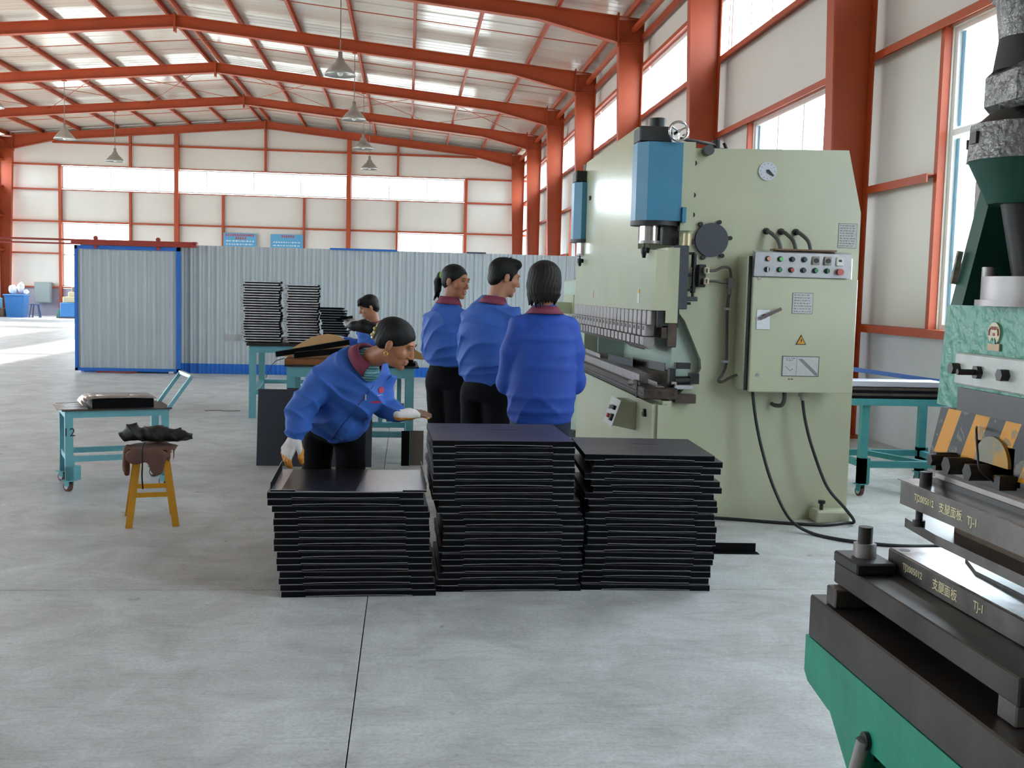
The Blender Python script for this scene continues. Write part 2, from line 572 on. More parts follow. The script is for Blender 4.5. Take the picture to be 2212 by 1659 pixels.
WIN_N = [0]
win_cache = {}
def window(w, h, cols, rows, loc, rz, label, fw=.05, film=False):
    """White framed window; cols a list of mullion positions, rows of transom heights. Local x along the wall, -y inwards."""
    WIN_N[0] += 1
    o = struct('window_%d' % WIN_N[0], label)
    o.location = loc
    o.rotation_euler = (0, 0, rz)
    key = (w, h, tuple(cols), tuple(rows), fw, film)
    if key not in win_cache:
        f = MB()
        f.box(0, w, -.03, .05, 0, fw).box(0, w, -.03, .05, h - fw, h).box(0, fw, -.03, .05, fw, h - fw).box(w - fw, w, -.03, .05, fw, h - fw)
        xs, zs = [0] + list(cols) + [w], [0] + list(rows) + [h]
        bars = []
        for c in cols:
            bars.append(('mullion', MB().box(c - fw * .4, c + fw * .4, -.025, .04, fw, h - fw).mesh('mullion', PVC)))
        for r in rows:
            bars.append(('transom', MB().box(fw, w - fw, -.028, .045, r - fw * .55, r + fw * .55).mesh('transom', PVC)))
        panes = []
        for i in range(len(xs) - 1):
            for j in range(len(zs) - 1):
                panes.append(('pane', MB().box(xs[i] + fw * .3, xs[i + 1] - fw * .3, .008, .014, zs[j] + fw * .3, zs[j + 1] - fw * .3).mesh('pane', GLASS)))
        if film:
            fm = mat('pale_blue_film', (150, 196, 226), .5)
            for j in range(len(zs) - 1):
                bars.append(('edge_film', MB().box(w - fw * 1.0 - .06, w - fw * .9, .004, .007, zs[j] + fw, zs[j + 1] - fw).mesh('edge_film', fm)))
        win_cache[key] = [('window_frame', f.mesh('window_frame', PVC))] + bars + panes
    for nm, me in win_cache[key]:
        link(nm, me, o)
    return o

DADO = mat('painted_masonry', (196, 194, 202), .7, var=.04, vscale=2, bump=.05, bscale=25)
ZS = dict(sill=1.25, head=4.12, s0=5.42, s1=6.42, eave=7.42)

# long walls; the sheets of the left wall stay outside the picture and are cut larger
def long_wall(side):
    name = 'wall_right' if side > 0 else 'wall_left'
    x = XR if side > 0 else XL
    root = struct(name, 'white sheeted wall with orange girts along the %s of the hall' % ('press side' if side > 0 else 'far side'))
    rz = math.pi / 2 if side > 0 else -math.pi / 2
    # on the right wall local x runs along +Y, on the left wall along -Y
    def place(u, z):
        return ((x + .005 * side, u, z), rz) if side > 0 else ((x - .005, -u, z), rz)
    girt_x0, girt_x1 = (XR - .2, XR) if side > 0 else (XL, XL + .2)
    outer = x + side * .22
    for da, db in (((Y0, Y1),) if side > 0 else ((Y0, FRAMES[5]), (FRAMES[8], Y1))):
        MB().box(min(x - side * .05, outer), max(x - side * .05, outer), da, db, 0, ZS['sill'] - .04).build('dado', DADO, root)
    for z in ((ZS['sill'],) if side > 0 else ()) + (ZS['head'] + .04, ZS['s0'] - .05, ZS['s1'] + .05):
        g = MB()
        g.box(girt_x0, girt_x1, Y0, Y1, z - .006, z + .006)
        e = girt_x0 if side > 0 else girt_x1
        g.box(e - .006, e + .006, Y0, Y1, z - .075, z + .006)
        g.build('girt', ORANGE, root)
    for n in range(10):
        a, b = FRAMES[n] - .02, FRAMES[n + 1] - .02
        wa, wb = a + 1.5, b - 1.5
        gate = side < 0 and n in (5, 6, 7)           # unseen gate openings, added to bring light onto the mid floor
        blind = n < 2                   # unseen bays, low windows closed to cut light from behind
        det = side > 0 and n >= 2
        st = 1.0 if det else 3.0
        # uprights beside the window and a middle girt on either side of it
        p = MB()
        for y in (wa - .05, wb + .05) if not gate else (a + .25, b - .25):
            p.box(girt_x0 + (.08 if side > 0 else 0), girt_x1 - (0 if side > 0 else .08), y - .035, y + .035, ZS['sill'], ZS['head'])
        p.build('window_post', ORANGE, root)
        g = MB()
        for y0_, y1_ in ((a, wa - .05), (wb + .05, b)) if not gate else ((a, a + .1), (b - .1, b)):
            g.box(girt_x0, girt_x1, y0_, y1_, 2.74, 2.752)
            e = girt_x0 if side > 0 else girt_x1
            g.box(e - .006, e + .006, y0_, y1_, 2.67, 2.752)
        g.build('girt', ORANGE, root)
        rows = [(ZS['head'], ZS['s0'], a, b), (ZS['s1'], ZS['eave'] + .15, a, b)]
        if gate:
            rows += [(0.0, ZS['head'], a, a + .25), (0.0, ZS['head'], b - .25, b)]
        elif blind:
            rows += [(ZS['sill'] - .04, ZS['head'], a, b)]
        else:
            rows += [(ZS['sill'] - .04, ZS['head'], a, wa), (ZS['sill'] - .04, ZS['head'], wb, b)]
        for z0, z1, u0, u1 in rows:
            if side > 0:
                sheets(root, u0, u1, z0, z1, place, st, det)
            else:
                sheets(root, -u1, -u0, z0, z1, place, st, det)
        far = 11 - n
        sd = 'press' if side > 0 else 'yard'
        wl, hl = wb - wa, ZS['head'] - ZS['sill']
        loc = (x + side * .03, wa if side > 0 else wb, ZS['sill'])
        if not gate and not blind:
            window(round(wl, 3), round(hl, 3), [round(wl / 3, 3), round(wl * 2 / 3, 3)], [round(hl * .655, 3)], loc, rz,
                   'white framed low window in the %s side wall, %s bay from the far end' % (sd, ordinal(10 - n)), .055, side > 0)
        sl = b - a - .12
        loc = (x + side * .03, a + .06 if side > 0 else b - .06, ZS['s0'])
        window(round(sl, 3), round(ZS['s1'] - ZS['s0'], 3), [round(sl * k / 6, 3) for k in range(1, 6)], [], loc, rz,
               'narrow clerestory window high in the %s side wall, %s bay from the far end' % (sd, ordinal(10 - n)), .045)

long_wall(1)
long_wall(-1)

# ---- end walls
def end_wall(name, label, y, rz, inward, detail):
    root = struct(name, label)
    def place(u, z):
        return ((u, y - inward * .005, z), 0) if inward < 0 else ((-u, y, z), math.pi)
    posts = [-14.6, -11.73, -9.8, -7.89, -4.48, -2.58, -.5, 2.46]
    xs = [XL] + posts + [XR]
    zz = [1.16, 3.95, 5.32, 6.32]
    wins = {(-14.6, 1), (-.5, 1)}
    for i in range(len(xs) - 1):
        a, b = xs[i], xs[i + 1]
        for j in range(len(zz)):
            z0 = zz[j]
            if j == 2 and -14.7 < a < 2.3 and inward < 0:
                continue
            if j == 0 and a in (-14.6, -.5) and inward < 0:
                continue
            if j == 3:
                continue
            z1 = zz[j + 1]
            if inward < 0:
                sheets(root, a, b, z0, z1, place, 6, False)
            else:
                sheets(root, -b, -a, z0, z1, place, 6, False)
        # gable piece under the roof slope
        g = MB()
        mids = [a] + ([RIDGE_X] if a < RIDGE_X < b else []) + [b]
        poly = [(a, 6.32)] + [(b, 6.32)] + [(q, roof_z(q) + .17) for q in mids[::-1]]
        g.prism(poly, 'y', y, y + .05 * (1 if inward < 0 else -1))
        g.build('gable_sheet', WHITE_PANEL, root)
    yo = y + .25 * (1 if inward < 0 else -1)
    MB().box(XL, XR, min(y, yo), max(y, yo), 0, 1.16).build('dado', mat('lavender_masonry', (176, 172, 190), .75, var=.04, vscale=2), root)
    yi = y + inward * .16
    def pbox(n, x0, x1, z0, z1, d=.16):
        MB().box(x0, x1, min(y, y + inward * d), max(y, y + inward * d), z0, z1).build(n, ORANGE, root)
    for xp in (-9.8, -2.58):
        pbox('wind_post', xp - .09, xp + .09, 0, roof_z(xp) - .3, .3)
    for xp in (-14.6, 2.46):
        pbox('wall_post', xp - .06, xp + .06, 0, 6.3)
    for xp in (-7.89, -4.48):
        pbox('wall_post', xp - .045, xp + .045, 0, 5.3)
    for xp in (-11.73, -.5):
        pbox('wall_post', xp - .045, xp + .045, 0, 5.3)
        pbox('wall_post', xp - .045, xp + .045, 6.33, roof_z(xp) - .28)
    pbox('wall_post', RIDGE_X - .045, RIDGE_X + .045, 6.33, roof_z(RIDGE_X) - .28)
    for z in (1.2, 3.97):
        pbox('girt', XL, XR, z - .035, z + .035, .12)
    pbox('girt', XL, -14.6, 2.6, 2.66, .12)
    for z in (5.3, 6.33):
        pbox('girt', XL, -14.6, z - .035, z + .035, .12)
        pbox('girt', 2.46, XR, z - .035, z + .035, .12)
        pbox('girt', -14.6, 2.46, z - .02, z + .02, .05)
    pbox('girt', -14.9, 2.9, 7.23, 7.30, .12)
    return root

end_wall('wall_back', 'white gable wall with orange posts at the far end of the hall', Y1, 0, -1, True)
end_wall('wall_front', 'white gable wall behind the photographer', Y0, math.pi, 1, False)
for yw, rz, where in ((Y1 + .02, 0, 'far'), (Y0 - .02, math.pi, 'near')):
    for x0, x1, z0, z1, c, lab in ((-14.54, -2.66, 5.34, 6.30, 6, 'long overexposed clerestory strip'), (-2.50, 2.40, 5.34, 6.30, 3, 'shorter clerestory strip'),
                                   (-14.54, -11.78, 1.24, 3.93, 2, 'two-light window beside the open side'), (-.45, 2.40, 1.24, 3.93, 2, 'two-light window above the partition')):
        if where == 'near':
            continue  # near wall kept windowless so camera-facing sides get less light
        w, h = round(x1 - x0, 3), round(z1 - z0, 3)
        rows = [round(h * .5, 3)] if h > 2 else []
        window(w, h, [round(w * k / c, 3) for k in range(1, c)], rows, (x0 if rz == 0 else x1, yw, z0), rz, lab + ' in the %s end wall' % where, .05)

# ---- partition of ribbed sheets with its sliding door
def ribbed(w, h, pitch=.145):
    m = MB()
    n = max(1, round(w / pitch))
    p = w / n
    pr = [(0, 0)]
    for k in range(n):
        u = k * p
        pr += [(u + p * .18, 0), (u + p * .28, -.022), (u + p * .42, -.022), (u + p * .52, 0), (u + p * .70, 0), (u + p * .74, -.005), (u + p * .80, -.005), (u + p * .84, 0)]
    pr += [(w, 0)]
    k = len(pr)
    vs = [(u, v, z) for z in (0, h) for u, v in pr]
    m.add(vs, [(i, i + 1, k + i + 1, k + i) for i in range(k - 1)])
    vs2 = [(u, v + .003, z) for z in (0, h) for u, v in pr]
    m.add(vs2, [(i, k + i, k + i + 1, i + 1) for i in range(k - 1)])
    return m

part = struct('partition', 'pale ribbed sheet partition with a blue foot band', None, 'partition')
rm = ribbed(.87, 2.0).mesh('ribbed_sheet', PARTITION)
bm_ = ribbed(.87, .17).mesh('foot_band', BLUEFRAME)
x = -5.42
while x < 4.5:
    o = link('ribbed_sheet', rm, part, (x, 18.8 + random.uniform(-.004, .004), .155))
    link('foot_band', bm_, part, (x, 18.795, 0))
    x += .87
MB().box(-5.4, 4.6, 18.82, 18.87, 2.09, 2.14).box(-5.4, 4.6, 18.82, 18.87, 1.0, 1.05).build('back_rail', BLUEFRAME, part)
for xp in (-5.38, -2.8, -.2, 2.4, 4.55):
    MB().box(xp - .03, xp + .03, 18.82, 18.88, 0, 2.13).build('post', BLUEFRAME, part)
MB().box(-1.32, -.18, 18.77, 18.9, 2.145, 2.175).build('cap_rail', BLUEFRAME, part)
MB().box(1.0, 1.33, 18.77, 18.9, 2.15, 2.175).build('cap_rail', SLATE, part)

d = struct('door_1', 'ribbed sheet sliding door framed in bright blue')
d.location = (-5.46, 18.60, .03)
W_, H_ = 1.70, 2.07
ribbed(W_ - .1, H_ - .1, .146).build('door_sheet', PARTITION, d, (.05, .02, .05))
for nm, b in (('frame_rail', (0, W_, 0, .05)), ('frame_rail', (0, W_, H_ - .06, H_)), ('frame_stile', (0, .045, 0, H_)), ('frame_stile', (W_ - .06, W_, 0, H_))):
    MB().box(b[0], b[1], -.012, .04, b[2], b[3]).build(nm, BLUEFRAME, d)
for xr in (.35, 1.35):
    h = MB()
    h.box(xr - .03, xr + .03, -.03, .01, H_ - .05, H_ + .12).cyl((xr, -.05, H_ + .12), (xr, .0, H_ + .12), .035, n=12)
    h.build('hanger', mat('track_red_paint', (150, 50, 36), .5), d)
MB().box(.35, 1.0, -.02, .03, -.022, -.002).build('guide_bar', mat('track_red_paint', (150, 50, 36), .5), d)
MB().box(1.52, 1.6, -.05, .0, -.02, .012).build('latch', EDGE, d)
trk = thing('door_track', 'red steel track carrying the blue sliding door', 'track', (0, 18.6, 0))
RED = mat('track_red_paint', (150, 50, 36), .5)
MB().box(-9.5, -3.5, -.05, .05, 2.165, 2.195).build('top_flange', RED, trk)
MB().box(-9.5, -3.5, -.05, .05, 2.105, 2.13).build('bottom_flange', RED, trk)
MB().box(-5.5, -3.55, -.055, -.045, 2.11, 2.19).build('cover', RED, trk)
MB().box(-9.5, -9.4, -.05, .05, 0, 2.195).build('post', RED, trk)
MB().box(-3.56, -3.5, -.03, .165, 2.14, 2.2).build('bracket', RED, trk)

# ---- signs on the far wall
SIGNBLUE = mat('sign_blue', (84, 150, 190), .5)
SIGNRED = mat('sign_red', (206, 64, 74), .6)
SIGNWHITE = mat('sign_white', (226, 232, 236), .6)
for x0, lab, title, rows in ((-7.86, 'blue notice board with two red title lines on the far wall', 2, 3), (-5.88, 'blue notice board with one short red title on the far wall', 1, 4)):
    s = thing('notice_board', lab, 'sign', (x0, Y1 - .2, 2.75), group='notice boards on the far wall')
    MB().box(0, 1.38, 0, .03, 0, .95, ch=.005).build('board', SIGNBLUE, s)
    t = MB()
    rr = random.Random(int(-x0 * 100))
    for k in range(title):
        z = .84 - k * .13
        a, b = ((.08, 1.28), (.5, .9))[k] if title == 2 else (.45, .95)
        u = a
        while u < b:                                  # the red characters, too small to read
            for q in range(3):
                t.box(u + rr.uniform(0, .015), u + .08 - rr.uniform(0, .015), -.006, 0, z - .02 + q * .034, z - .02 + q * .034 + .02)
            t.box(u + .028, u + .05, -.006, 0, z - .02, z + .07)
            u += .095
    t.build('title_lettering', SIGNRED, s)
    t = MB()
    for k in range(rows):
        z = .60 - k * .14
        u = .12
        while u < 1.22:
            w = rr.uniform(.03, .12)
            t.box(u, u + w, -.004, 0, z, z + .03)
            if rr.random() < .6:
                t.box(u + w * .4, u + w * .6, -.004, 0, z - .02, z + .05)
            u += w + rr.uniform(.015, .05)
    t.build('body_lettering', SIGNWHITE, s)

# ---- pendant lamps
ZINC = mat('spun_zinc', (172, 172, 166), .32, metal=.8)
def lamp(x, y, z, label):
    o = thing('pendant_lamp', label, 'lamp', (x, y, z), group='pendant lamps under the rafters')
    top = roof_z(x) - .3 - z
    MB().cyl((0, 0, .40), (0, 0, top), .011, n=6).build('rod', mat('lamp_rod', (120, 118, 112), .5), o)
    MB().box(-.06, .06, -.05, .05, top - .03, top + .004).build('ceiling_clip', ORANGE, o)
    MB().lathe([(.001, .42), (.045, .42), (.05, .30), (.09, .27), (.11, .20), (.20, .12), (.30, .0), (.33, -.06), (.325, -.065), (.29, 0), (.19, .11), (.1, .19), (.001, .2)], n=24).build('shade', ZINC, o)
    MB().lathe([(.001, .17), (.04, .16), (.065, .07), (.075, .0), (.05, -.06), (.001, -.085)], n=14).build('bulb', mat('bulb_glass', (222, 222, 216), .2), o)
for x, y, z, lab in ((-1.49, 23.63, 6.02, 'largest bell-shaped pendant lamp, nearest of the row over the workers'), (-1.49, 29.63, 6.0, 'second pendant lamp of the row over the workers'),
                     (-1.49, 35.63, 6.0, 'third pendant lamp of the row over the workers'), (-1.5, 41.63, 6.0, 'smallest pendant lamp of the row over the workers'),
                     (-10.72, 35.63, 5.95, 'pendant lamp hanging over the far bin, nearer of two'), (-10.75, 41.63, 5.95, 'small pendant lamp before the end wall on the open side'),
                     (-10.75, 29.63, 5.95, 'pendant lamp cut off by the picture edge on the open side')):
    lamp(x, y, z, lab)
# ================================================================== PRESS BRAKE
pb = thing('press_brake', 'large cream hydraulic press brake with two blue cylinders', 'press brake', (2.3, 8.6, 0))
PBX, PBY = 2.3, 8.6
def pbuild(m, name, mats, parent=None):
    """Geometry is given in hall coordinates; the part hangs under the machine (or under one of its parts)."""
    me = m.mesh(name, mats)
    me.transform(Matrix.Translation((-PBX, -PBY, 0)))
    return link(name, me, parent or pb)

def disc(m, x, z, y, r, depth, n=24, mi=0):
    m.cyl((x, y, z), (x, y - depth, z), r, n=n, mi=mi)
    return m

# side plates with the throat cut out
side = [(1.86, 2.50), (2.95, 2.525), (3.055, 2.11), (3.06, .05), (1.72, .05), (1.72, .81), (1.80, .82), (1.85, .86), (1.95, .96), (1.99, 1.03), (1.985, 1.09), (1.865, 1.35), (1.80, 1.43), (1.80, 1.90), (1.86, 1.95)]
pbuild(MB().prism(side, 'y', 7.20, 7.26), 'side_plate', CREAM)
far_side = side[:5] + [(1.72, .81), (1.64, .83), (1.64, 1.40), (1.80, 1.43), (1.80, 1.90), (1.86, 1.95)]
pbuild(MB().prism(far_side, 'y', 9.98, 10.04), 'side_plate', CREAM)
# back box: tank and rear cover between the plates, top deck
pbuild(MB().box(2.35, 3.0, 7.26, 9.98, .12, 2.40), 'rear_housing', CREAM)
pbuild(MB().box(1.9, 2.35, 7.26, 9.98, 1.75, 2.46), 'oil_tank', CREAM)
# ram: the tall front panel and the beam that runs past the side plates
ram = MB().prism([(6.97, 1.42), (10.35, 1.40), (10.35, 1.80), (9.98, 1.84), (9.98, 2.60), (9.90, 2.70), (7.70, 2.70), (7.55, 2.64), (7.55, 1.84), (6.97, 1.81)], 'x', 1.60, 1.68)
ramo = pbuild(ram, 'ram', RAMCREAM)
pbuild(MB().box(1.68, 1.76, 6.99, 10.33, 1.34, 1.83), 'ram_back', CREAM)
pbuild(MB().box(1.597, 1.60, 7.44, 7.50, 1.46, 1.555), 'warning_sticker', [mat('sticker_white', (222, 222, 214), .5)], ramo)
pbuild(MB().box(1.5965, 1.5975, 7.44, 7.50, 1.53, 1.556), 'sticker_band', mat('sticker_amber', (220, 170, 60), .5), ramo)
pbuild(MB().box(1.598, 1.60, 9.32, 9.33, 1.48, 1.55), 'paint_mark', mat('sticker_red', (190, 70, 60), .5), ramo)
pbuild(MB().cyl((1.60, 9.62, 2.36), (1.585, 9.62, 2.36), .02, n=12), 'lifting_hole', mat('hole_dark', (70, 62, 52), .7), ramo)
# punch clamps and punch segments, one by one along the ram
clamp_m = MB().box(-.02, .05, 0, .105, 0, .10, ch=.006).mesh('punch_clamp', STEEL)
wedge_m = MB().box(-.035, .03, .012, .11, .0, .078, ch=.005).box(-.037, -.034, .040, .085, .042, .066, mi=1).mesh('clamp_wedge', [STEEL, BLACKPAINT])
punch_m = MB().prism([(-.045, .082), (.03, .082), (.03, .04), (.015, .0), (.0, .0), (-.045, .03)], 'y', .006, .116).mesh('punch_segment', STEEL)
pbuild(MB().box(1.63, 1.77, 7.0, 10.33, 1.31, 1.42), 'punch_rail', BLACKPAINT)
for k in range(22):
    y = 7.06 + k * .148
    link('punch_clamp', clamp_m, pb, (1.615 - PBX, y - PBY, 1.318))
    link('clamp_wedge', wedge_m, pb, (1.60 - PBX, y - PBY, 1.245))
    link('punch_segment', punch_m, pb, (1.60 - PBX, y - PBY, 1.160))
pbuild(MB().box(1.66, 1.74, 7.0, 10.3, 1.24, 1.32), 'punch_holder', RUSTSTEEL)
pbuild(MB().box(1.70, 1.76, 6.99, 7.05, 1.18, 1.34, ch=.005), 'end_block', RUSTSTEEL)

# bed: front apron, end post, die beam and dies
pbuild(MB().box(1.62, 1.70, 7.02, 10.2, .05, .80), 'bed_apron', CREAM)
pbuild(MB().box(1.70, 1.76, 7.06, 10.16, .05, .82), 'bed_beam', CREAM)
pbuild(MB().box(1.655, 1.72, 7.0, 7.045, .05, .80), 'apron_end_strip', CREAM)
bed = pbuild(MB().box(1.57, 1.80, 7.06, 10.2, .83, .905, ch=.006), 'die_bed', RUSTSTEEL)
pbuild(MB().box(1.565, 1.572, 7.1, 10.2, .862, .869).box(1.565, 1.572, 7.1, 10.2, .842, .846), 'bed_groove', BLACKPAINT, bed)
pbuild(MB().cyl((1.68, 7.062, .872), (1.68, 7.052, .872), .014, n=14).cyl((1.60, 7.062, .885), (1.60, 7.054, .885), .005, n=8).cyl((1.77, 7.062, .862), (1.77, 7.054, .862), .006, n=8), 'bed_hole', BLACKPAINT, bed)
pbuild(MB().prism([(1.62, .905), (1.78, .905), (1.78, .965), (1.74, .985), (1.70, .965), (1.66, .985), (1.62, .965)], 'y', 7.45, 10.2), 'lower_die', STEEL)
pbuild(MB().box(1.80, 1.94, 7.12, 10.0, .80, .86), 'rear_table', RUSTSTEEL)
# stop clamp on the die bed and the gauge bracket with its chrome bar
cl = pbuild(MB().cyl((1.548, 7.46, .905), (1.60, 7.42, .905), .018, .018, n=14), 'stop_knob', CHROME)
pbuild(MB().box(1.57, 1.60, 7.20, 7.42, .91, .93).box(1.565, 1.585, 7.26, 7.31, .82, .93), 'stop_clamp', BLACKPAINT)
pbuild(MB().box(1.76, 1.80, 7.14, 7.2, .87, 1.03).box(1.80, 1.90, 7.14, 7.2, 1.03, 1.07).box(1.90, 1.96, 7.13, 7.2, .93, 1.0), 'gauge_bracket', BLACKPAINT)
pbuild(MB().cyl((1.80, 7.16, .95), (1.93, 7.16, .955), .028, n=18), 'gauge_cylinder', DARKIRON)
pbuild(MB().box(1.79, 1.91, 7.1, 7.16, .895, .925, ch=.004), 'gauge_plate', ALU)
pbuild(MB().cyl((1.765, 7.12, .935), (1.80, 7.12, .935), .016, n=12), 'gauge_nut', CHROME)
# inside of the throat: back gauge beam and cover seen under the ram
pbuild(MB().box(2.0, 2.1, 7.3, 9.95, .80, 1.60).box(1.76, 2.0, 9.9, 9.95, .86, 1.40), 'inner_cover', INNERPAINT)
pbuild(MB().prism([(1.80, .90), (1.90, .90), (2.04, 1.0), (2.04, 1.12), (1.90, 1.42), (1.80, 1.46)], 'y', 7.275, 7.285), 'throat_cover', INNERPAINT)
pbuild(MB().box(1.80, 1.83, 8.2, 8.75, 1.10, 1.24, ch=.02), 'hanging_plate', STEEL)

# cylinders
def cylinder(y, near):
    rt = pbuild(MB().prism([(1.52, y + .13), (1.495, y + .08), (1.495, y - .07), (1.555, y - .145), (1.785, y - .145), (1.785, y + .13)], 'z', 2.01, 2.52), 'cylinder_cover', CYLBLUE)
    pbuild(MB().cyl((1.645, y, 1.98), (1.645, y, 2.01), .165, n=28), 'cylinder_flange', BLACKPAINT, rt)
    pbuild(MB().box(1.50, 1.72, y - .11, y + .10, 2.52, 2.625, ch=.01), 'gear_case', BLACKPAINT, rt)
    pbuild(MB().cyl((1.64, y, 2.62), (1.64, y, 2.69), .055, n=18), 'gear_cap', BLACKPAINT, rt)
    pbuild(MB().cyl((1.612, y, 1.88), (1.612, y, 1.985), .07, n=28), 'piston_rod', CHROME, rt)
    pbuild(MB().cyl((1.612, y, 1.862), (1.612, y, 1.882), .074, n=28), 'rod_collar', STEEL, rt)
    pbuild(MB().box(1.70, 1.80, y - .05, y + .05, 1.86, 1.99), 'rod_guard', BLACKPAINT, rt)
    s = pbuild(MB().cyl((1.567, y - .05, 1.82), (1.567, y - .05, 1.88), .007, n=8).cyl((1.567, y - .05, 1.80), (1.567, y - .05, 1.835), .022, .022, n=12)
               .cyl((1.567, y - .05, 1.765), (1.567, y - .05, 1.80), .011, .019, n=12).cyl((1.585, y - .05, 1.80), (1.60, y - .05, 1.83), .012, n=8), 'stop_screw', BLACKPAINT, rt)
    # handwheel in front of the gear case
    a, c = Vector((1.735, y - .20, 2.583)), 0
    hw = MB()
    ring = [a + Vector((math.cos(t) * .061, 0, math.sin(t) * .061)) for t in [2 * math.pi * k / 28 for k in range(28)]]
    hw.tube(ring, .009, 8, closed=True)
    for t in (.5, 2.6, 4.7):
        hw.cyl(a, a + Vector((math.cos(t) * .055, 0, math.sin(t) * .055)), .006, n=8)
    hw.cyl(a + Vector((0, -.012, 0)), a + Vector((0, .1, 0)), .012, n=12)
    hw.cyl(a + Vector((.03, -.045, -.025)), a + Vector((.03, 0, -.025)), .006, n=8)
    pbuild(hw, 'handwheel', CHROME, rt)
cylinder(7.245, True)
cylinder(9.98, False)
pbuild(MB().box(1.79, 1.875, 7.13, 7.20, 1.95, 2.53), 'cylinder_mount', CREAM)
pbuild(MB().box(1.79, 1.815, 7.08, 7.13, 2.0, 2.10), 'mount_tab', CYLBLUE)
for z in (2.40, 2.19, 2.06):
    pbuild(MB().cyl((1.885, 7.20, z), (1.885, 7.185, z), .018, n=14), 'mount_bolt', BLACKPAINT)
# ram guide and linkage on the near side
pbuild(MB().box(1.742, 1.845, 7.08, 7.17, 1.43, 1.85, ch=.005), 'guide_bracket', SLATE)
pbuild(MB().cyl((1.752, 7.08, 1.62), (1.752, 7.07, 1.62), .012, n=12), 'guide_bolt', BLACKPAINT)
for z in (1.47, 1.56, 1.66, 1.80):
    pbuild(MB().cyl((1.845, 7.1, z), (1.872, 7.1, z), .009, n=8), 'guide_bolt', BLACKPAINT)
pbuild(MB().cyl((1.895, 7.14, 1.50), (1.895, 7.14, 1.81), .010, n=10).cyl((1.895, 7.14, 1.71), (1.895, 7.14, 1.80), .018, n=12).cyl((1.895, 7.14, 1.54), (1.895, 7.14, 1.585), .018, n=12), 'limit_rod', BLACKPAINT)
pbuild(MB().box(1.845, 1.92, 7.10, 7.16, 1.485, 1.515, ch=.004), 'limit_arm', SLATE)
pbuild(MB().box(1.73, 1.80, 7.1, 7.16, 1.36, 1.43, ch=.006), 'guide_foot', RUSTSTEEL)
pbuild(MB().cyl((1.835, 7.12, 1.85), (1.835, 7.12, 1.93), .032, n=18), 'guide_cup', mat('brushed_brass', (190, 176, 140), .4, metal=.6))
# limit switches with their conduit
pbuild(MB().box(1.925, 1.975, 7.12, 7.20, 1.58, 1.73, ch=.004), 'switch_block', BLACKPAINT)
for z in (1.69, 1.62):
    q = pbuild(MB().box(1.955, 1.99, 7.085, 7.12, z - .022, z + .022, ch=.006), 'limit_switch', mat('switch_ivory', (206, 196, 170), .5))
    pbuild(MB().box(1.965, 1.975, 7.083, 7.086, z - .013, z + .013), 'switch_slot', BLACKPAINT, q)
COND = mat('flex_conduit', (92, 92, 90), .45, metal=.4)
pbuild(MB().tube(spline([(1.99, 7.13, 1.69), (2.04, 7.13, 1.693), (2.09, 7.13, 1.715), (2.135, 7.13, 1.71), (2.15, 7.14, 1.67), (2.152, 7.15, 1.64)]), .0085, 8)
       .tube(spline([(1.99, 7.13, 1.62), (2.04, 7.13, 1.622), (2.10, 7.13, 1.615), (2.145, 7.15, 1.62)]), .0085, 8), 'switch_conduit', COND)
pbuild(MB().box(2.135, 2.175, 7.13, 7.18, 1.575, 1.645, ch=.004).cyl((2.15, 7.15, 1.535), (2.15, 7.15, 1.58), .012, n=10).cyl((2.152, 7.15, 1.64), (2.152, 7.15, 1.665), .012, n=10), 'junction_box', mat('grey_fitting', (136, 140, 136), .45, metal=.3))
pbuild(MB().tube(spline([(2.15, 7.15, 1.55), (2.143, 7.16, 1.46), (2.147, 7.16, 1.25), (2.15, 7.16, 1.08), (2.125, 7.15, 1.0), (2.095, 7.14, .955), (2.12, 7.12, .95), (2.17, 7.12, .98), (2.215, 7.11, 1.0)]), .0095, 8), 'drop_conduit', COND)
for z in (1.44, 1.085):
    pbuild(MB().box(2.125, 2.165, 7.14, 7.20, z - .008, z + .008), 'conduit_clip', ALU)

# covers, dial and plates on the near side plate
cov = pbuild(disc(MB(), 2.02, 1.897, 7.20, .113, .03, 40), 'round_cover', SLATE)
for k in range(6):
    t = math.pi / 3 * k + .12
    pbuild(disc(MB(), 2.02 + .129 * math.cos(t), 1.897 + .129 * math.sin(t), 7.20, .0145, .025, 14), 'cover_bolt', BLACKPAINT, cov)
dial = pbuild(disc(MB(), 2.388, 2.366, 7.20, .062, .012, 36), 'dial', mat('dial_face', (206, 212, 220), .35))
hand = MB()
hand.prism([(-.012, .0), (.0, .014), (.012, .0), (.005, -.05), (-.005, -.05)], 'y', 0, -.006)
hme = hand.mesh('pointer', BLACKPAINT)
hme.transform(Matrix.Translation((2.388 - PBX, 7.187 - PBY, 2.366)) @ Matrix.Rotation(-.9, 4, 'Y'))
link('pointer', hme, dial)
tk = MB()
for k in range(12):
    t = 2 * math.pi * k / 12
    tk.box(2.388 + .05 * math.cos(t) - .003, 2.388 + .05 * math.cos(t) + .003, 7.186, 7.189, 2.366 + .05 * math.sin(t) - .003, 2.366 + .05 * math.sin(t) + .003)
tk = pbuild(tk, 'dial_marks', mat('dial_mark_grey', (130, 134, 144), .5), dial)
tk['kind'] = 'stuff'
pbuild(MB().cyl((1.965, 7.20, 2.482), (1.965, 7.12, 2.482), .034, n=20), 'vent_cap', mat('vent_cap_grey', (74, 72, 72), .45))
PAPER = mat('printed_plate', (196, 198, 196), .4, var=.08, vscale=60)
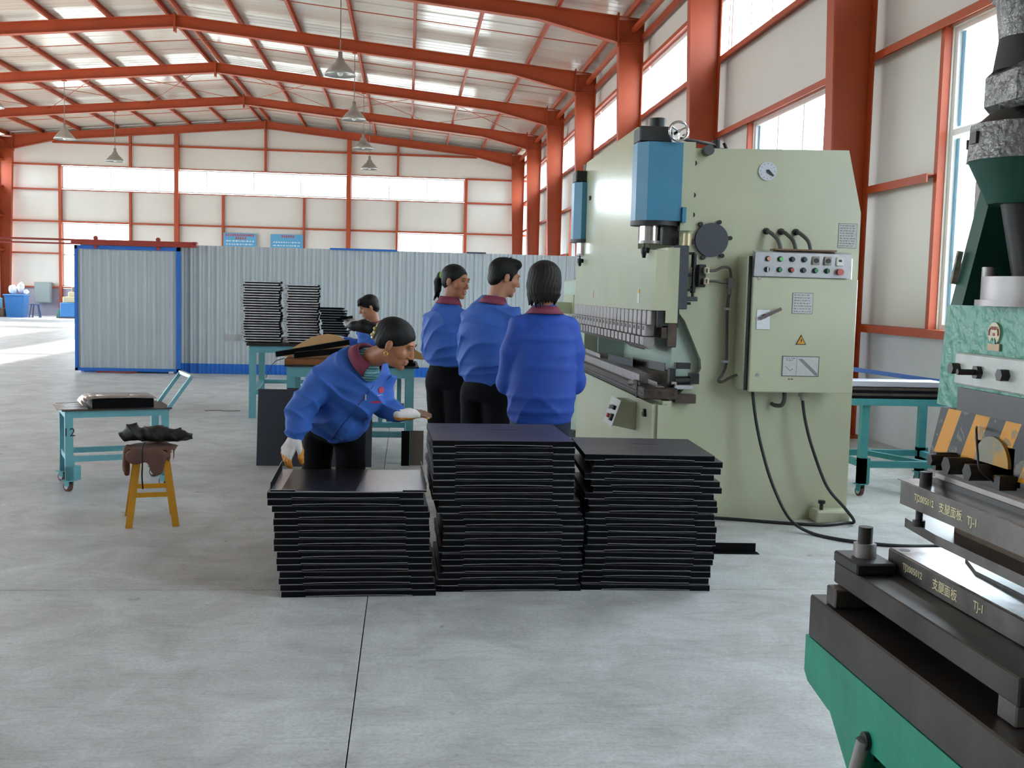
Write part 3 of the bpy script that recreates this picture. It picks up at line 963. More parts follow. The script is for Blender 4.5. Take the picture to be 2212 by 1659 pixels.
def rows(m, x0, x1, z0, z1, y, n, seed):
    r = random.Random(seed)
    for k in range(n):
        z = z1 - (z1 - z0) * (k + .7) / (n + .4)
        u = x0 + .008
        while u < x1 - .02:
            w = r.uniform(.006, .02)
            m.box(u, min(u + w, x1 - .008), y - .0012, y, z - .003, z + .003)
            u += w + r.uniform(.004, .008)
    return m
GREYPRINT = mat('grey_print', (128, 130, 130), .5)
def plate(x0, x1, z0, z1, y, n, seed, name, parent=None):
    p = pbuild(MB().box(x0, x1, y - .003, y, z0, z1).box(x0 - .003, x1 + .003, y - .0015, y + .0005, z0 - .003, z1 + .003, mi=1), name, [PAPER, mat('plate_rim', (90, 92, 92), .4)], parent)
    t = pbuild(rows(MB(), x0, x1, z0, z1, y - .003, n, seed), 'small_print', GREYPRINT, p)
    t['kind'] = 'stuff'
    return p
plate(2.905, 3.03, 1.873, 2.033, 7.20, 9, 3, 'capacity_plate')
# three hoses bending from the plate into the control cabinet
for x in (2.397, 2.500, 2.603):
    pbuild(MB().tube(spline([(x, 7.21, 1.966), (x + .012, 7.15, 1.958), (x + .045, 7.07, 1.90), (x + .055, 7.03, 1.82)]), .0135, 10), 'hose', COND)
    pbuild(MB().cyl((x, 7.20, 1.968), (x, 7.18, 1.966), .022, n=16), 'hose_grommet', BLACKPAINT)

# control cabinet
cab = pbuild(MB().box(2.215, 2.93, 6.99, 7.20, .905, 1.80, ch=.01), 'control_cabinet', CREAM)
pbuild(MB().box(2.245, 2.955, 6.95, 6.985, .90, 1.655, ch=.006), 'cabinet_door', CREAM, cab)
pbuild(MB().box(2.222, 2.24, 6.975, 6.99, .91, 1.79), 'door_seal', RUBBER, cab)
pnl = pbuild(MB().prism([(6.925, 1.815), (6.99, 1.83), (6.99, 1.66), (6.945, 1.66)], 'x', 2.245, 2.895), 'control_panel', ALU, cab)
pbuild(MB().box(2.38, 2.80, 6.95, 7.05, 1.832, 1.842), 'loose_board', mat('board_brown', (132, 104, 78), .7), cab)
cols = [2.328, 2.411, 2.491, 2.572, 2.652, 2.732, 2.814]
def button(x, z, face, big=False, kind='push'):
    y = 6.93 + (1.80 - z) * .12
    r = .022 if big else .0165
    # black bezel with a coloured cap
    pbuild(disc(MB(), x, z, y, .018, .012, 16), 'button_bezel', BLACKPAINT, cab)
    if kind == 'push':
        pbuild(disc(MB(), x + .003, z, y - .012, r if big else .0125, .012 if not big else .02, 16), 'button', face, cab)
    elif kind == 'switch':
        pbuild(MB().box(x - .004, x + .004, y - .026, y - .01, z - .014, z + .014), 'selector_knob', face, cab)
B_RED = mat('button_red', (190, 72, 66), .35)
B_SALMON = mat('lamp_salmon', (232, 160, 140), .3)
B_GREEN = mat('button_green', (40, 130, 80), .35)
B_LGREEN = mat('lamp_green', (110, 210, 120), .3)
for x, f in zip(cols[:4], (B_SALMON, B_LGREEN, SLATE, SLATE)):
    button(x, 1.774, f)
for x, f, k in zip(cols[:6], (ALU, B_GREEN, B_RED, SLATE, B_GREEN, B_GREEN), ('switch', 'push', 'push', 'push', 'push', 'switch')):
    button(x, 1.705, f, kind=k)
button(cols[6], 1.70, B_RED, big=True)
for x in cols[4:6]:
    w = pbuild(MB().box(x - .026, x + .022, 6.915, 6.935, 1.742, 1.798, ch=.004), 'timer', mat('timer_grey', (150, 144, 130), .4), cab)
    pbuild(disc(MB(), x - .002, 1.77, 6.915, .016, .006, 16), 'timer_dial', DARKIRON, w)
q = pbuild(MB().box(cols[6] - .026, cols[6] + .024, 6.918, 6.935, 1.738, 1.80, ch=.006), 'counter', mat('counter_ivory', (232, 230, 222), .4), cab)
pbuild(MB().box(cols[6] - .012, cols[6] + .008, 6.915, 6.919, 1.766, 1.78), 'counter_window', BLACKPAINT, q)
# door furniture
hp = pbuild(MB().box(2.277, 2.368, 6.942, 6.952, 1.312, 1.445, ch=.003), 'handle_plate', ALU, cab)
hd = MB().bar((2.29, 6.925, 1.382), (2.43, 6.915, 1.452), .02, .012, (0, 1, 0))
pbuild(hd, 'door_handle', CHROME, hp)
pbuild(disc(MB(), 2.325, 1.40, 6.942, .014, .02, 14), 'handle_hub', DARKIRON, hp)
plate(2.516, 2.650, 1.424, 1.556, 6.949, 7, 5, 'rating_plate', cab)
wt = pbuild(MB().prism([(2.548, 1.218), (2.62, 1.218), (2.584, 1.284)], 'y', 6.945, 6.949).prism([(2.556, 1.223), (2.612, 1.223), (2.584, 1.274)], 'y', 6.943, 6.947, mi=1)
            .prism([(2.588, 1.262), (2.578, 1.246), (2.584, 1.246), (2.581, 1.230), (2.592, 1.250), (2.586, 1.250)], 'y', 6.941, 6.944, mi=0), 'warning_triangle', [BLACKPAINT, mat('warning_amber', (222, 160, 40), .5)], cab)
pl2 = pbuild(MB().box(2.463, 2.714, 6.945, 6.949, 1.008, 1.143), 'instruction_plate', [PAPER], cab)
g = MB()
g.box(2.463, 2.714, 6.9435, 6.945, 1.138, 1.143).box(2.463, 2.714, 6.9435, 6.945, 1.008, 1.013).box(2.463, 2.468, 6.9435, 6.945, 1.008, 1.143).box(2.709, 2.714, 6.9435, 6.945, 1.008, 1.143)
pbuild(g, 'plate_border', mat('plate_rim', (90, 92, 92), .4), pl2)
g = MB().prism([(2.57, 1.125), (2.60, 1.125), (2.705, 1.03), (2.705, 1.015), (2.69, 1.015)], 'y', 6.9438, 6.945)
g.box(2.56, 2.562, 6.9438, 6.945, 1.015, 1.137)
rows(g, 2.48, 2.555, 1.105, 1.137, 6.945, 2, 8)
g.bar((2.485, 6.9442, 1.075), (2.52, 6.9442, 1.045), .004, .002, (0, 1, 0)).bar((2.52, 6.9442, 1.045), (2.535, 6.9442, 1.06), .004, .002, (0, 1, 0))
pbuild(g, 'plate_diagram', GREYPRINT, pl2)['kind'] = 'stuff'
pbuild(rows(MB(), 2.50, 2.56, .985, .995, 6.949, 1, 12), 'stencil', BLACKPAINT, cab)['kind'] = 'stuff'
for x, z in ((2.283, 1.645), (2.30, 1.013)):
    pbuild(disc(MB(), x, z, 6.95, .012, .006, 12), 'door_lock', STEEL, cab)
pbuild(MB().cyl((2.655, 7.06, .90), (2.655, 7.06, .865), .028, n=16).cyl((2.655, 7.06, .865), (2.655, 7.06, .84), .016, n=12), 'cable_gland', mat('gland_grey', (150, 146, 130), .5), cab)
pbuild(MB().tube(spline([(2.54, 7.1, .92), (2.54, 7.09, .84), (2.525, 7.10, .80), (2.495, 7.14, .795), (2.49, 7.19, .80)]), .014, 10), 'drain_hose', COND, cab)
# operator box on the bed apron
ob = pbuild(MB().prism([(1.62, .765), (1.505, .765), (1.45, .60), (1.62, .565)], 'y', 7.50, 7.82), 'operator_box', CREAM)
def tilted(u0, u1, y0, y1, lift, depth):
    """Slab on the sloping front of the operator box: u runs down the slope, lift stands it off."""
    d, n = Vector((-.055, 0, -.165)).normalized(), Vector((-.165, 0, .055)).normalized()
    o = Vector((1.505, 0, .765))
    m = MB()
    vs = [o + d * u + n * (lift + k * depth) + Vector((0, y, 0)) for u in (u0, u1) for y in (y0, y1) for k in (0, 1)]
    return m.add(vs, [(0, 1, 3, 2), (4, 6, 7, 5), (0, 4, 5, 1), (2, 3, 7, 6), (0, 2, 6, 4), (1, 5, 7, 3)])
pbuild(tilted(-.01, .184, 7.49, 7.83, .0, .004), 'box_face', mat('white_box_face', (214, 216, 212), .4), ob)
pbuild(tilted(.04, .07, 7.56, 7.64, .004, .02), 'box_switch', BLACKPAINT, ob)
pbuild(tilted(.10, .15, 7.54, 7.59, .004, .018), 'box_switch', BLACKPAINT, ob)
pbuild(tilted(.11, .14, 7.66, 7.70, .004, .02), 'stop_button', mat('button_red', (190, 72, 66), .35), ob)
pbuild(tilted(.05, .08, 7.72, 7.77, .004, .016), 'box_lamp', ALU, ob)
pbuild(MB().box(1.60, 1.625, 7.18, 7.24, .70, .725).box(1.603, 1.622, 7.19, 7.23, .725, .75), 'apron_latch', BLACKPAINT)
# levelling foot
pbuild(MB().box(2.79, 3.03, 7.05, 7.20, 0, .085, ch=.012), 'levelling_foot', CREAM)
pbuild(MB().cyl((2.845, 7.11, .08), (2.845, 7.11, .135), .012, n=12).cyl((2.845, 7.11, .128), (2.845, 7.11, .15), .024, .024, n=6), 'foot_bolt', DARKIRON)
pbuild(MB().box(2.79, 3.03, 10.04, 10.2, 0, .085, ch=.012), 'levelling_foot', CREAM)
pbuild(MB().box(1.7, 3.06, 7.2, 7.26, 0, .05).box(1.7, 3.06, 9.98, 10.04, 0, .05), 'base_strip', CREAM)
# valve block on top and its pipe
pbuild(MB().tube(spline([(1.80, 7.25, 2.565), (1.95, 7.3, 2.555), (2.10, 7.4, 2.55)]), .012, 8), 'top_pipe', BLACKPAINT)
pbuild(MB().box(2.05, 2.16, 7.35, 7.55, 2.46, 2.53, ch=.01).cyl((2.09, 7.4, 2.53), (2.09, 7.4, 2.585), .03, n=14).cyl((2.13, 7.36, 2.565), (2.16, 7.36, 2.50), .012, n=8), 'valve_block', DARKIRON)

# folded scraps and strips lying on the die bed
BLKSTRIP = mat('black_strip_steel', (34, 34, 36), .4, metal=.5)
def strip(a, b, w, h, lab, t=.004, m=BLKSTRIP, up=(0, 0, 1)):
    o = thing('steel_angle', lab, 'steel angle', tuple((Vector(a) + Vector(b)) / 2), group='offcuts on the press bed')
    c = (Vector(a) + Vector(b)) / 2
    a_, b_ = Vector(a) - c, Vector(b) - c
    d = (b_ - a_).normalized()
    s = d.cross(Vector(up)).normalized()
    MB().bar(a_, b_, w, t).build('flange', m, o)
    MB().bar(a_ + s * w / 2 + Vector((0, 0, h / 2)), b_ + s * w / 2 + Vector((0, 0, h / 2)), t, h).build('web', m, o)
strip((1.61, 8.45, 1.0), (1.66, 7.75, 1.0), .05, .05, 'longer black folded angle lying across the lower die')
strip((1.70, 7.95, 1.0), (1.80, 7.35, 1.0), .05, .055, 'shorter black folded angle at the throat of the press')
strip((1.63, 9.6, 1.0), (1.60, 8.7, 1.0), .07, .03, 'grey flat offcut far back on the press bed', m=STEEL)
strip((1.70, 7.40, .908), (1.70, 7.14, .908), .05, .03, 'bare bright offcut near the bed end', m=ALU)

# cables on the floor
MB().tube(spline([(2.304, 7.05, .90), (2.335, 7.04, .70), (2.375, 7.0, .50), (2.44, 6.95, .28), (2.53, 6.87, .08), (2.62, 6.72, .014), (2.78, 6.50, .012), (3.08, 6.36, .012), (3.45, 6.39, .012), (3.75, 6.48, .012)], 8), .011, 8)\
    .build('power_cable', CABLE)
tag(bpy.data.objects['power_cable'], 'black cable snaking from the control cabinet across the floor', 'cable')
MB().tube(spline([(2.655, 7.06, .85), (2.68, 7.05, .70), (2.73, 7.03, .52), (2.83, 7.0, .27), (2.95, 6.98, .13), (3.03, 6.99, .03), (2.98, 7.02, .013), (2.80, 6.96, .012), (2.60, 7.0, .012), (2.40, 7.07, .012), (2.14, 7.16, .012), (1.95, 7.17, .012)], 8), .011, 8)\
    .build('ground_cable', CABLE)
tag(bpy.data.objects['ground_cable'], 'black cable looping round the levelling foot of the press brake', 'cable')
# ================================================================== GREEN PUNCH PRESS
GX, GY = 1.7, 1.98
gp = thing('punch_press', 'green open-front punch press with hazard-striped slide at the picture edge', 'punch press', (GX, GY, 0))
def gbuild(m, name, mats, parent=None):
    me = m.mesh(name, mats)
    me.transform(Matrix.Translation((-GX, -GY, 0)))
    return link(name, me, parent or gp)
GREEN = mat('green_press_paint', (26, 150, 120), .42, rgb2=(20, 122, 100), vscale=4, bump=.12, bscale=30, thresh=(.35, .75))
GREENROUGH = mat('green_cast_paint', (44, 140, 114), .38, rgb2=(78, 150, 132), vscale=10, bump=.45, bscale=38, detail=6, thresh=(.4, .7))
GREENSHADE = mat('shaded_green_paint', (18, 74, 60), .5, var=.2, vscale=5)  # press green darkened to paint the shade between the cheeks
BOLSTER = mat('oily_bolster_steel', (84, 80, 76), .38, metal=.55, rgb2=(58, 54, 52), vscale=7, detail=7, thresh=(.3, .7))
DIESTEEL = mat('die_steel', (120, 118, 114), .34, metal=.7, rgb2=(84, 78, 72), vscale=9, detail=7, thresh=(.35, .75))
DIETOP = mat('polished_die_top', (158, 158, 160), .22, metal=.9, rgb2=(96, 94, 94), vscale=14, detail=7, thresh=(.45, .7))
CAST = mat('rough_casting', (150, 148, 146), .4, metal=.55, rgb2=(104, 102, 100), vscale=30, bump=.9, bscale=70)
GREASE = mat('greasy_black', (34, 32, 30), .4, var=.3, vscale=8)

def stripes():
    m = bpy.data.materials.new('hazard_stripes')
    m.use_nodes = True
    nt = m.node_tree
    p = nt.nodes['Principled BSDF']
    tc = nt.nodes.new('ShaderNodeTexCoord')
    sp = nt.nodes.new('ShaderNodeSeparateXYZ')
    nt.links.new(tc.outputs['Object'], sp.inputs[0])
    def math_(op, a, b):
        n = nt.nodes.new('ShaderNodeMath')
        n.operation = op
        for i, v in enumerate((a, b)):
            if isinstance(v, (int, float)):
                n.inputs[i].default_value = v
            else:
                nt.links.new(v, n.inputs[i])
        return n.outputs[0]
    # stripes lean: position across = -y - 0.62 z
    u = math_('ADD', math_('MULTIPLY', sp.outputs['Y'], -1.0), math_('MULTIPLY', sp.outputs['Z'], -0.55))
    fr = math_('FRACT', math_('ADD', math_('MULTIPLY', u, 1 / .112), 0.42 + 20), 0)
    on = math_('LESS_THAN', fr, 0.48)
    n = nt.nodes.new('ShaderNodeTexNoise')
    n.inputs['Scale'].default_value = 26
    n.inputs['Detail'].default_value = 7
    nt.links.new(tc.outputs['Object'], n.inputs['Vector'])
    wear = math_('GREATER_THAN', n.outputs['Fac'], 0.60)
    c = nt.nodes.new('ShaderNodeMixRGB')
    c.inputs['Color1'].default_value = lin((52 / 255, 54 / 255, 56 / 255)) + (1,)
    c.inputs['Color2'].default_value = lin((222 / 255, 150 / 255, 22 / 255)) + (1,)
    nt.links.new(on, c.inputs['Fac'])
    c2 = nt.nodes.new('ShaderNodeMixRGB')
    c2.inputs['Color2'].default_value = lin((118 / 255, 112 / 255, 92 / 255)) + (1,)
    nt.links.new(math_('MULTIPLY', wear, .7), c2.inputs['Fac'])
    nt.links.new(c.outputs[0], c2.inputs['Color1'])
    nt.links.new(c2.outputs[0], p.inputs['Base Color'])
    p.inputs['Roughness'].default_value = .5
    b = nt.nodes.new('ShaderNodeBump')
    b.inputs['Strength'].default_value = .3
    b.inputs['Distance'].default_value = .005
    nt.links.new(n.outputs['Fac'], b.inputs['Height'])
    nt.links.new(b.outputs['Normal'], p.inputs['Normal'])
    return m
STRIPES = stripes()

# frame: two cheeks, the bed under the bolster and the head
def cheek(y0, y1):
    poly = [(1.165, 1.30), (1.165, 1.515), (1.222, 1.785), (1.33, 1.81), (1.52, 2.08), (1.60, 2.42), (2.35, 2.42), (2.45, 1.9), (2.45, 0), (1.05, 0), (1.05, .40), (1.02, .56), (1.9, .56), (1.9, 1.30)]
    return MB().prism(poly, 'y', y0, y1)
gbuild(cheek(2.20, 2.25), 'cheek', GREENSHADE)
gbuild(cheek(1.70, 1.75), 'cheek', GREENSHADE)
gbuild(MB().box(1.9, 2.42, 1.75, 2.20, 0, 2.38), 'column_back', GREENSHADE)
# bed: apron under the bolster with sloping underside and splayed legs
gbuild(MB().prism([(2.545, .695), (2.545, .605), (2.52, .585), (2.39, .565), (1.57, .565), (1.44, .585), (1.42, .605), (1.42, .695)], 'x', .995, 1.9), 'bed', GREEN)
gbuild(MB().prism([(2.40, .57), (2.275, .47), (2.22, 0), (2.08, 0), (2.13, .45), (2.25, .57)], 'x', 1.0, 1.06), 'splayed_leg', GREEN)
gbuild(MB().prism([(1.56, .57), (1.685, .47), (1.74, 0), (1.88, 0), (1.83, .45), (1.71, .57)], 'x', 1.0, 1.06), 'splayed_leg', GREEN)
gbuild(MB().box(1.005, 1.05, 1.7, 2.26, .47, .51), 'front_rail', GREEN)
gbuild(MB().box(1.07, 1.10, 1.75, 2.20, .02, .555), 'guard_sheet', mat('guard_yellow', (150, 128, 50), .5))
gbuild(MB().cyl((.955, 2.235, .28), (.985, 2.165, .585), .0145, n=16).cyl((.945, 2.26, .20), (.975, 2.19, .475), .018, n=16), 'lever', STEEL)
gbuild(MB().cyl((.985, 2.165, .583), (1.01, 2.165, .583), .02, n=14), 'lever_pivot', GREASE)
gbuild(MB().box(.995, 1.95, 1.43, 2.53, .695, .80, ch=.004), 'bolster', BOLSTER)
# slide guide, slide and greasy band
front = gbuild(MB().prism([(2.255, 1.30), (2.235, 1.515), (1.725, 1.515), (1.705, 1.30)], 'x', 1.15, 1.24), 'slide_guide', GREENROUGH)
gbuild(MB().box(1.145, 1.16, 1.70, 2.16, 1.297, 1.345), 'oil_smear', GREASE, front)
gbuild(MB().box(1.135, 1.15, 1.75, 2.16, 1.352, 1.418, ch=.003), 'cover_plate', mat('grimy_white_plate', (196, 202, 196), .4, rgb2=(160, 164, 150), vscale=9, thresh=(.4, .8)), front)
for y, n in ((2.145, 6), (1.96, 6)):
    gbuild(MB().cyl((1.135, y, 1.385), (1.118, y, 1.385), .0125, n=n), 'plate_bolt', GREASE, front)
gbuild(MB().cyl((1.135, 2.06, 1.383), (1.125, 2.06, 1.383), .014, n=6).cyl((1.125, 2.06, 1.383), (1.09, 2.062, 1.383), .006, n=10), 'plate_stud', GREASE, front)
# maker's badge: round disc with red characters, green cut-out and a small plate under it
badge = gbuild(MB().cyl((1.15, 2.035, 1.462), (1.146, 2.035, 1.462), .0215, n=32), 'badge', mat('badge_cream', (206, 192, 158), .4), front)
gbuild(MB().box(1.1455, 1.149, 2.012, 2.055, 1.428, 1.442), 'badge_plate', mat('badge_tan', (190, 160, 120), .45), badge)
BR = mat('badge_red', (176, 66, 52), .5)
arc = MB()
for k in range(9):
    for s in (1, -1):
        t = math.pi / 2 + s * (1.05 + .09 * k)
        arc.box(1.1445, 1.146, 2.035 + .0165 * math.cos(t) - .0012, 2.035 + .0165 * math.cos(t) + .0012, 1.462 + .0165 * math.sin(t) - .0012, 1.462 + .0165 * math.sin(t) + .0012)
arc.cyl((1.146, 2.035, 1.46), (1.1445, 2.035, 1.46), .0032, n=12)
gbuild(arc, 'badge_marks', BR, badge)['kind'] = 'stuff'
RT = (math.pi / 2, 0, -math.pi / 2)
t = text_obj('badge_lettering', '河北锻压', .0078, BR, (1.1448 - GX, 2.035 - GY, 1.4715), RT, badge, extrude=.0003)
gbuild(MB().prism([(2.045, 1.441), (2.043, 1.449), (2.039, 1.453), (2.035, 1.446), (2.031, 1.453), (2.027, 1.449), (2.025, 1.441)], 'x', 1.1442, 1.146), 'badge_emblem', GREENROUGH, badge)
# striped slide with its shank clamp, bolts and a thin hose
slide = gbuild(MB().prism([(2.285, 1.185), (2.245, 1.295), (1.70, 1.295), (1.68, 1.185)], 'x', 1.155, 1.6), 'slide', STRIPES)
gbuild(MB().prism([(1.155, 1.17), (1.155, 1.245), (1.17, 1.245), (1.17, 1.17)], 'y', 1.95, 2.09), 'shank_clamp', STRIPES, slide)
cap = MB()
pts = [(2.02 + .062 * math.cos(a), 1.205 + .055 * math.sin(a)) for a in [math.pi * k / 16 for k in range(17)]]
cap.prism(pts, 'x', 1.148, 1.156)
gbuild(cap, 'clamp_cap', mat('worn_cap', (138, 132, 112), .5, rgb2=(190, 140, 40), vscale=12, thresh=(.5, .6)), slide)
for y, z, r, l in ((2.155, 1.192, .0125, .06), (2.105, 1.188, .019, .05), (2.03, 1.187, .018, .045)):
    gbuild(MB().cyl((1.15, y, z), (1.15 - l, y, z), r, n=6), 'clamp_bolt', DARKIRON, slide)
gbuild(MB().box(1.11, 1.155, 2.165, 2.18, 1.168, 1.205), 'clamp_block', BLACKPAINT, slide)
gbuild(MB().box(1.12, 1.155, 1.935, 1.955, 1.168, 1.195), 'clamp_block', BLACKPAINT, slide)
gbuild(MB().tube(spline([(1.145, 2.075, 1.272), (1.12, 2.03, 1.268), (1.10, 1.985, 1.235), (1.10, 1.97, 1.20), (1.13, 1.968, 1.178)]), .0022, 6), 'air_line', CABLE, slide)
# connecting rod between the cheeks
RX, RY = 1.165, 2.0
gbuild(MB().cyl((1.225, RY, 1.515), (1.225, RY, 1.527), .125, n=36).cyl((1.225, RY, 1.527), (1.225, RY, 1.572), .115, n=36), 'ball_cup', STEEL)
gbuild(MB().cyl((1.15, 2.075, 1.572), (1.15, 2.075, 1.592), .013, n=6), 'cup_bolt', STEEL)
gbuild(MB().cyl((1.20, RY, 1.57), (RX, RY, 1.72), .038, n=20), 'ball_screw', GREASE)
gbuild(MB().cyl((RX, RY, 1.71), (RX, RY, 1.792), .06, .10, n=24), 'rod_cup', GREENSHADE)
gbuild(MB().cyl((RX, RY, 1.79), (RX, RY, 1.858), .104, .10, n=14), 'adjusting_nut', CAST)
gbuild(MB().bar((RX - .088, RY + .047, 1.826), (RX - .066, RY + .073, 1.826), .008, .018), 'nut_slot', GREASE)
gbuild(MB().bar((RX - .101, RY - .012, 1.832), (RX - .099, RY + .014, 1.832), .008, .022), 'nut_slot', GREASE)
gbuild(MB().cyl((RX, RY, 1.858), (RX, RY, 1.885), .092, .062, n=24), 'lock_ring', GREASE)
gbuild(MB().box(RX - .06, RX + .08, RY - .075, RY + .062, 1.885, 1.965, ch=.012), 'rod_body', CAST)
gbuild(MB().cyl((RX, RY, 1.96), (RX, RY, 2.02), .066, .058, n=20), 'rod_neck', DARKIRON)
gbuild(MB().cyl((RX, RY, 2.02), (RX, RY, 2.10), .058, .068, n=20), 'rod_shank', CAST)
gbuild(MB().cyl((RX - .03, RY + .012, 2.222), (RX + .08, RY + .012, 2.222), .142, n=48), 'crank_bearing', CAST)
gbuild(MB().lathe([(.066, .0), (.084, 0), (.086, .012), (.074, .014), (.066, .004)], (RX - .03, RY + .012, 2.222), (-1, 0, 0), 40), 'bearing_ring', STEEL)
for yy in (.03, -.012):
    gbuild(MB().cyl((RX - .036, RY + .012 + yy, 2.175), (RX - .026, RY + .012 + yy, 2.175), .012, n=12), 'oil_hole', GREASE)
gbuild(MB().cyl((RX + .07, RY + .012, 2.222), (2.0, RY + .012, 2.222), .06, n=28), 'crank_shaft', STEEL)
gbuild(MB().box(1.54, 1.68, 1.75, 2.20, 2.06, 2.38, ch=.01), 'shaft_bearing', GREENSHADE)
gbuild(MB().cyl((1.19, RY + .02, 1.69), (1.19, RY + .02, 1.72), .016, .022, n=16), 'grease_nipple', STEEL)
gbuild(MB().box(1.42, 1.7, 1.76, 2.19, 1.56, 2.0), 'head_web', GREENSHADE)
gbuild(MB().box(1.36, 1.46, 2.47, 2.55, 1.44, 1.82, ch=.01), 'post_stand_in', mat('box_beige_grey', (158, 150, 142), .5))  # added box, in place of a grey post outside the window
gbuild(MB().box(1.40, 1.44, 2.25, 2.48, 1.5, 1.54), 'stand_in_bracket', GREENSHADE)  # added only to carry the box that replaces the post
gbuild(MB().tube(spline([(1.27, 2.20, 1.80), (1.25, 2.235, 1.84), (1.245, 2.25, 1.88), (1.25, 2.235, 1.93), (1.26, 2.15, 1.95)]), .006, 6), 'oil_pipe', EDGE)
gbuild(MB().bar((1.166, 2.246, 1.56), (1.178, 2.246, 1.63), .012, .008), 'chipped_edge', mat('chipped_cast', (176, 168, 150), .6, rgb2=(90, 84, 76), vscale=60))

# ---- the die set: a thing of its own, resting on the bolster
ld = thing('lower_die_set', 'lower steel die set with chalked lettering clamped on the bolster', 'die set', (1.4, 2.08, .8005))
def dbuild(m, name, mats, root, parent=None):
    me = m.mesh(name, mats)
    me.transform(Matrix.Translation(-root.location))
    return link(name, me, parent or root)
dbuild(MB().box(1.005, 1.7, 2.40, 2.455, .801, .845, ch=.003), 'parallel', DIESTEEL, ld)
dbuild(MB().box(1.04, 1.7, 1.70, 1.76, .801, .845, ch=.003), 'parallel', DIESTEEL, ld)
dbuild(MB().box(1.03, 1.72, 1.68, 2.475, .845, .897, ch=.003), 'die_shoe', BOLSTER, ld)
blk = dbuild(MB().box(1.13, 1.68, 1.66, 2.405, .897, .947, ch=.003), 'die_block', DIETOP, ld)
dbuild(MB().box(1.128, 1.131, 1.665, 2.40, .899, .944), 'block_face', DIESTEEL, ld, blk)
dbuild(MB().prism([(1.21, 1.70), (1.21, 2.16), (1.25, 2.28), (1.62, 2.34), (1.62, 1.70)], 'z', .947, .954), 'stripper_plate', mat('dark_plate', (62, 62, 62), .34, metal=.5, rgb2=(100, 100, 98), vscale=18, thresh=(.5, .8)), ld)
dbuild(MB().cyl((1.155, 2.375, .947), (1.155, 2.375, .9475), .012, n=14), 'dowel_hole', BLACKPAINT, ld)
dbuild(MB().box(1.025, 1.118, 2.335, 2.472, .897, .924, ch=.004), 'clamp_strap', DARKIRON, ld)
dbuild(MB().cyl((1.072, 2.405, .924), (1.072, 2.405, .957), .026, n=6), 'clamp_nut', STEEL, ld)
dbuild(MB().cyl((1.072, 2.405, .95), (1.072, 2.405, .995), .0165, n=16), 'clamp_stud', DARKIRON, ld)
CHALK = mat('pale_paint_marker', (240, 230, 184), .7)
def lettering(root, x, y, z, body, size, name, par):
    o = text_obj(name, body, size, CHALK, (x - root.location.x, y - root.location.y, z - root.location.z), RT, par or root, 'LEFT', .0004)
    return o
lettering(ld, 1.1276, 2.325, .922, 'TJ2005012', .0215, 'chalk_number', None)
lettering(ld, 1.1276, 2.185, .920, '支腿面板', .0265, 'chalk_words', None)
lettering(ld, 1.1276, 2.015, .924, 'TJ-1', .024, 'chalk_number', None)
ud = thing('upper_die_set', 'upper steel die plate with chalked lettering bolted under the striped slide', 'die set', (1.4, 1.95, 1.04))
dbuild(MB().box(1.12, 1.55, 1.62, 2.19, 1.1396, 1.166, ch=.006), 'clamp_bar', STEEL, ud)
dbuild(MB().box(1.115, 1.121, 1.62, 2.19, 1.138, 1.15), 'clamp_gasket', GREASE, ud)
up = MB().prism([(1.055, 1.60), (1.055, 2.205), (1.07, 2.225), (1.10, 2.232), (1.6, 2.232), (1.6, 1.60)], 'z', 1.090, 1.138)
upl = dbuild(up, 'upper_plate', DIESTEEL, ud)
dbuild(MB().box(1.058, 1.6, 1.605, 2.228, 1.138, 1.1395), 'plate_top', DIETOP, ud, upl)
dbuild(MB().cyl((1.09, 2.165, 1.138), (1.09, 2.165, 1.165), .0125, n=12), 'top_nut', DARKIRON, ud)
dbuild(MB().cyl((1.09, 2.185, 1.05), (1.09, 2.185, 1.092), .0075, n=10).cyl((1.09, 2.185, 1.045), (1.09, 2.185, 1.058), .013, n=12), 'guide_pin', DARKIRON, ud)
dbuild(MB().prism([(1.085, 1.60), (1.085, 2.10), (1.10, 2.27), (1.12, 2.30), (1.6, 2.30), (1.6, 1.60)], 'z', 1.025, 1.045), 'stripper', DIESTEEL, ud)
dbuild(MB().box(1.14, 1.55, 1.64, 2.13, 1.045, 1.092), 'punch_pad', mat('brown_rubber_pad', (92, 72, 54), .7, var=.25, vscale=20), ud)
lettering(ud, 1.0545, 2.14, 1.116, 'TJ2005012', .0195, 'chalk_number', None)
lettering(ud, 1.0545, 2.035, 1.115, '支腿面板', .023, 'chalk_words', None)
lettering(ud, 1.0545, 1.925, 1.113, 'TJ-1', .023, 'chalk_number', None)
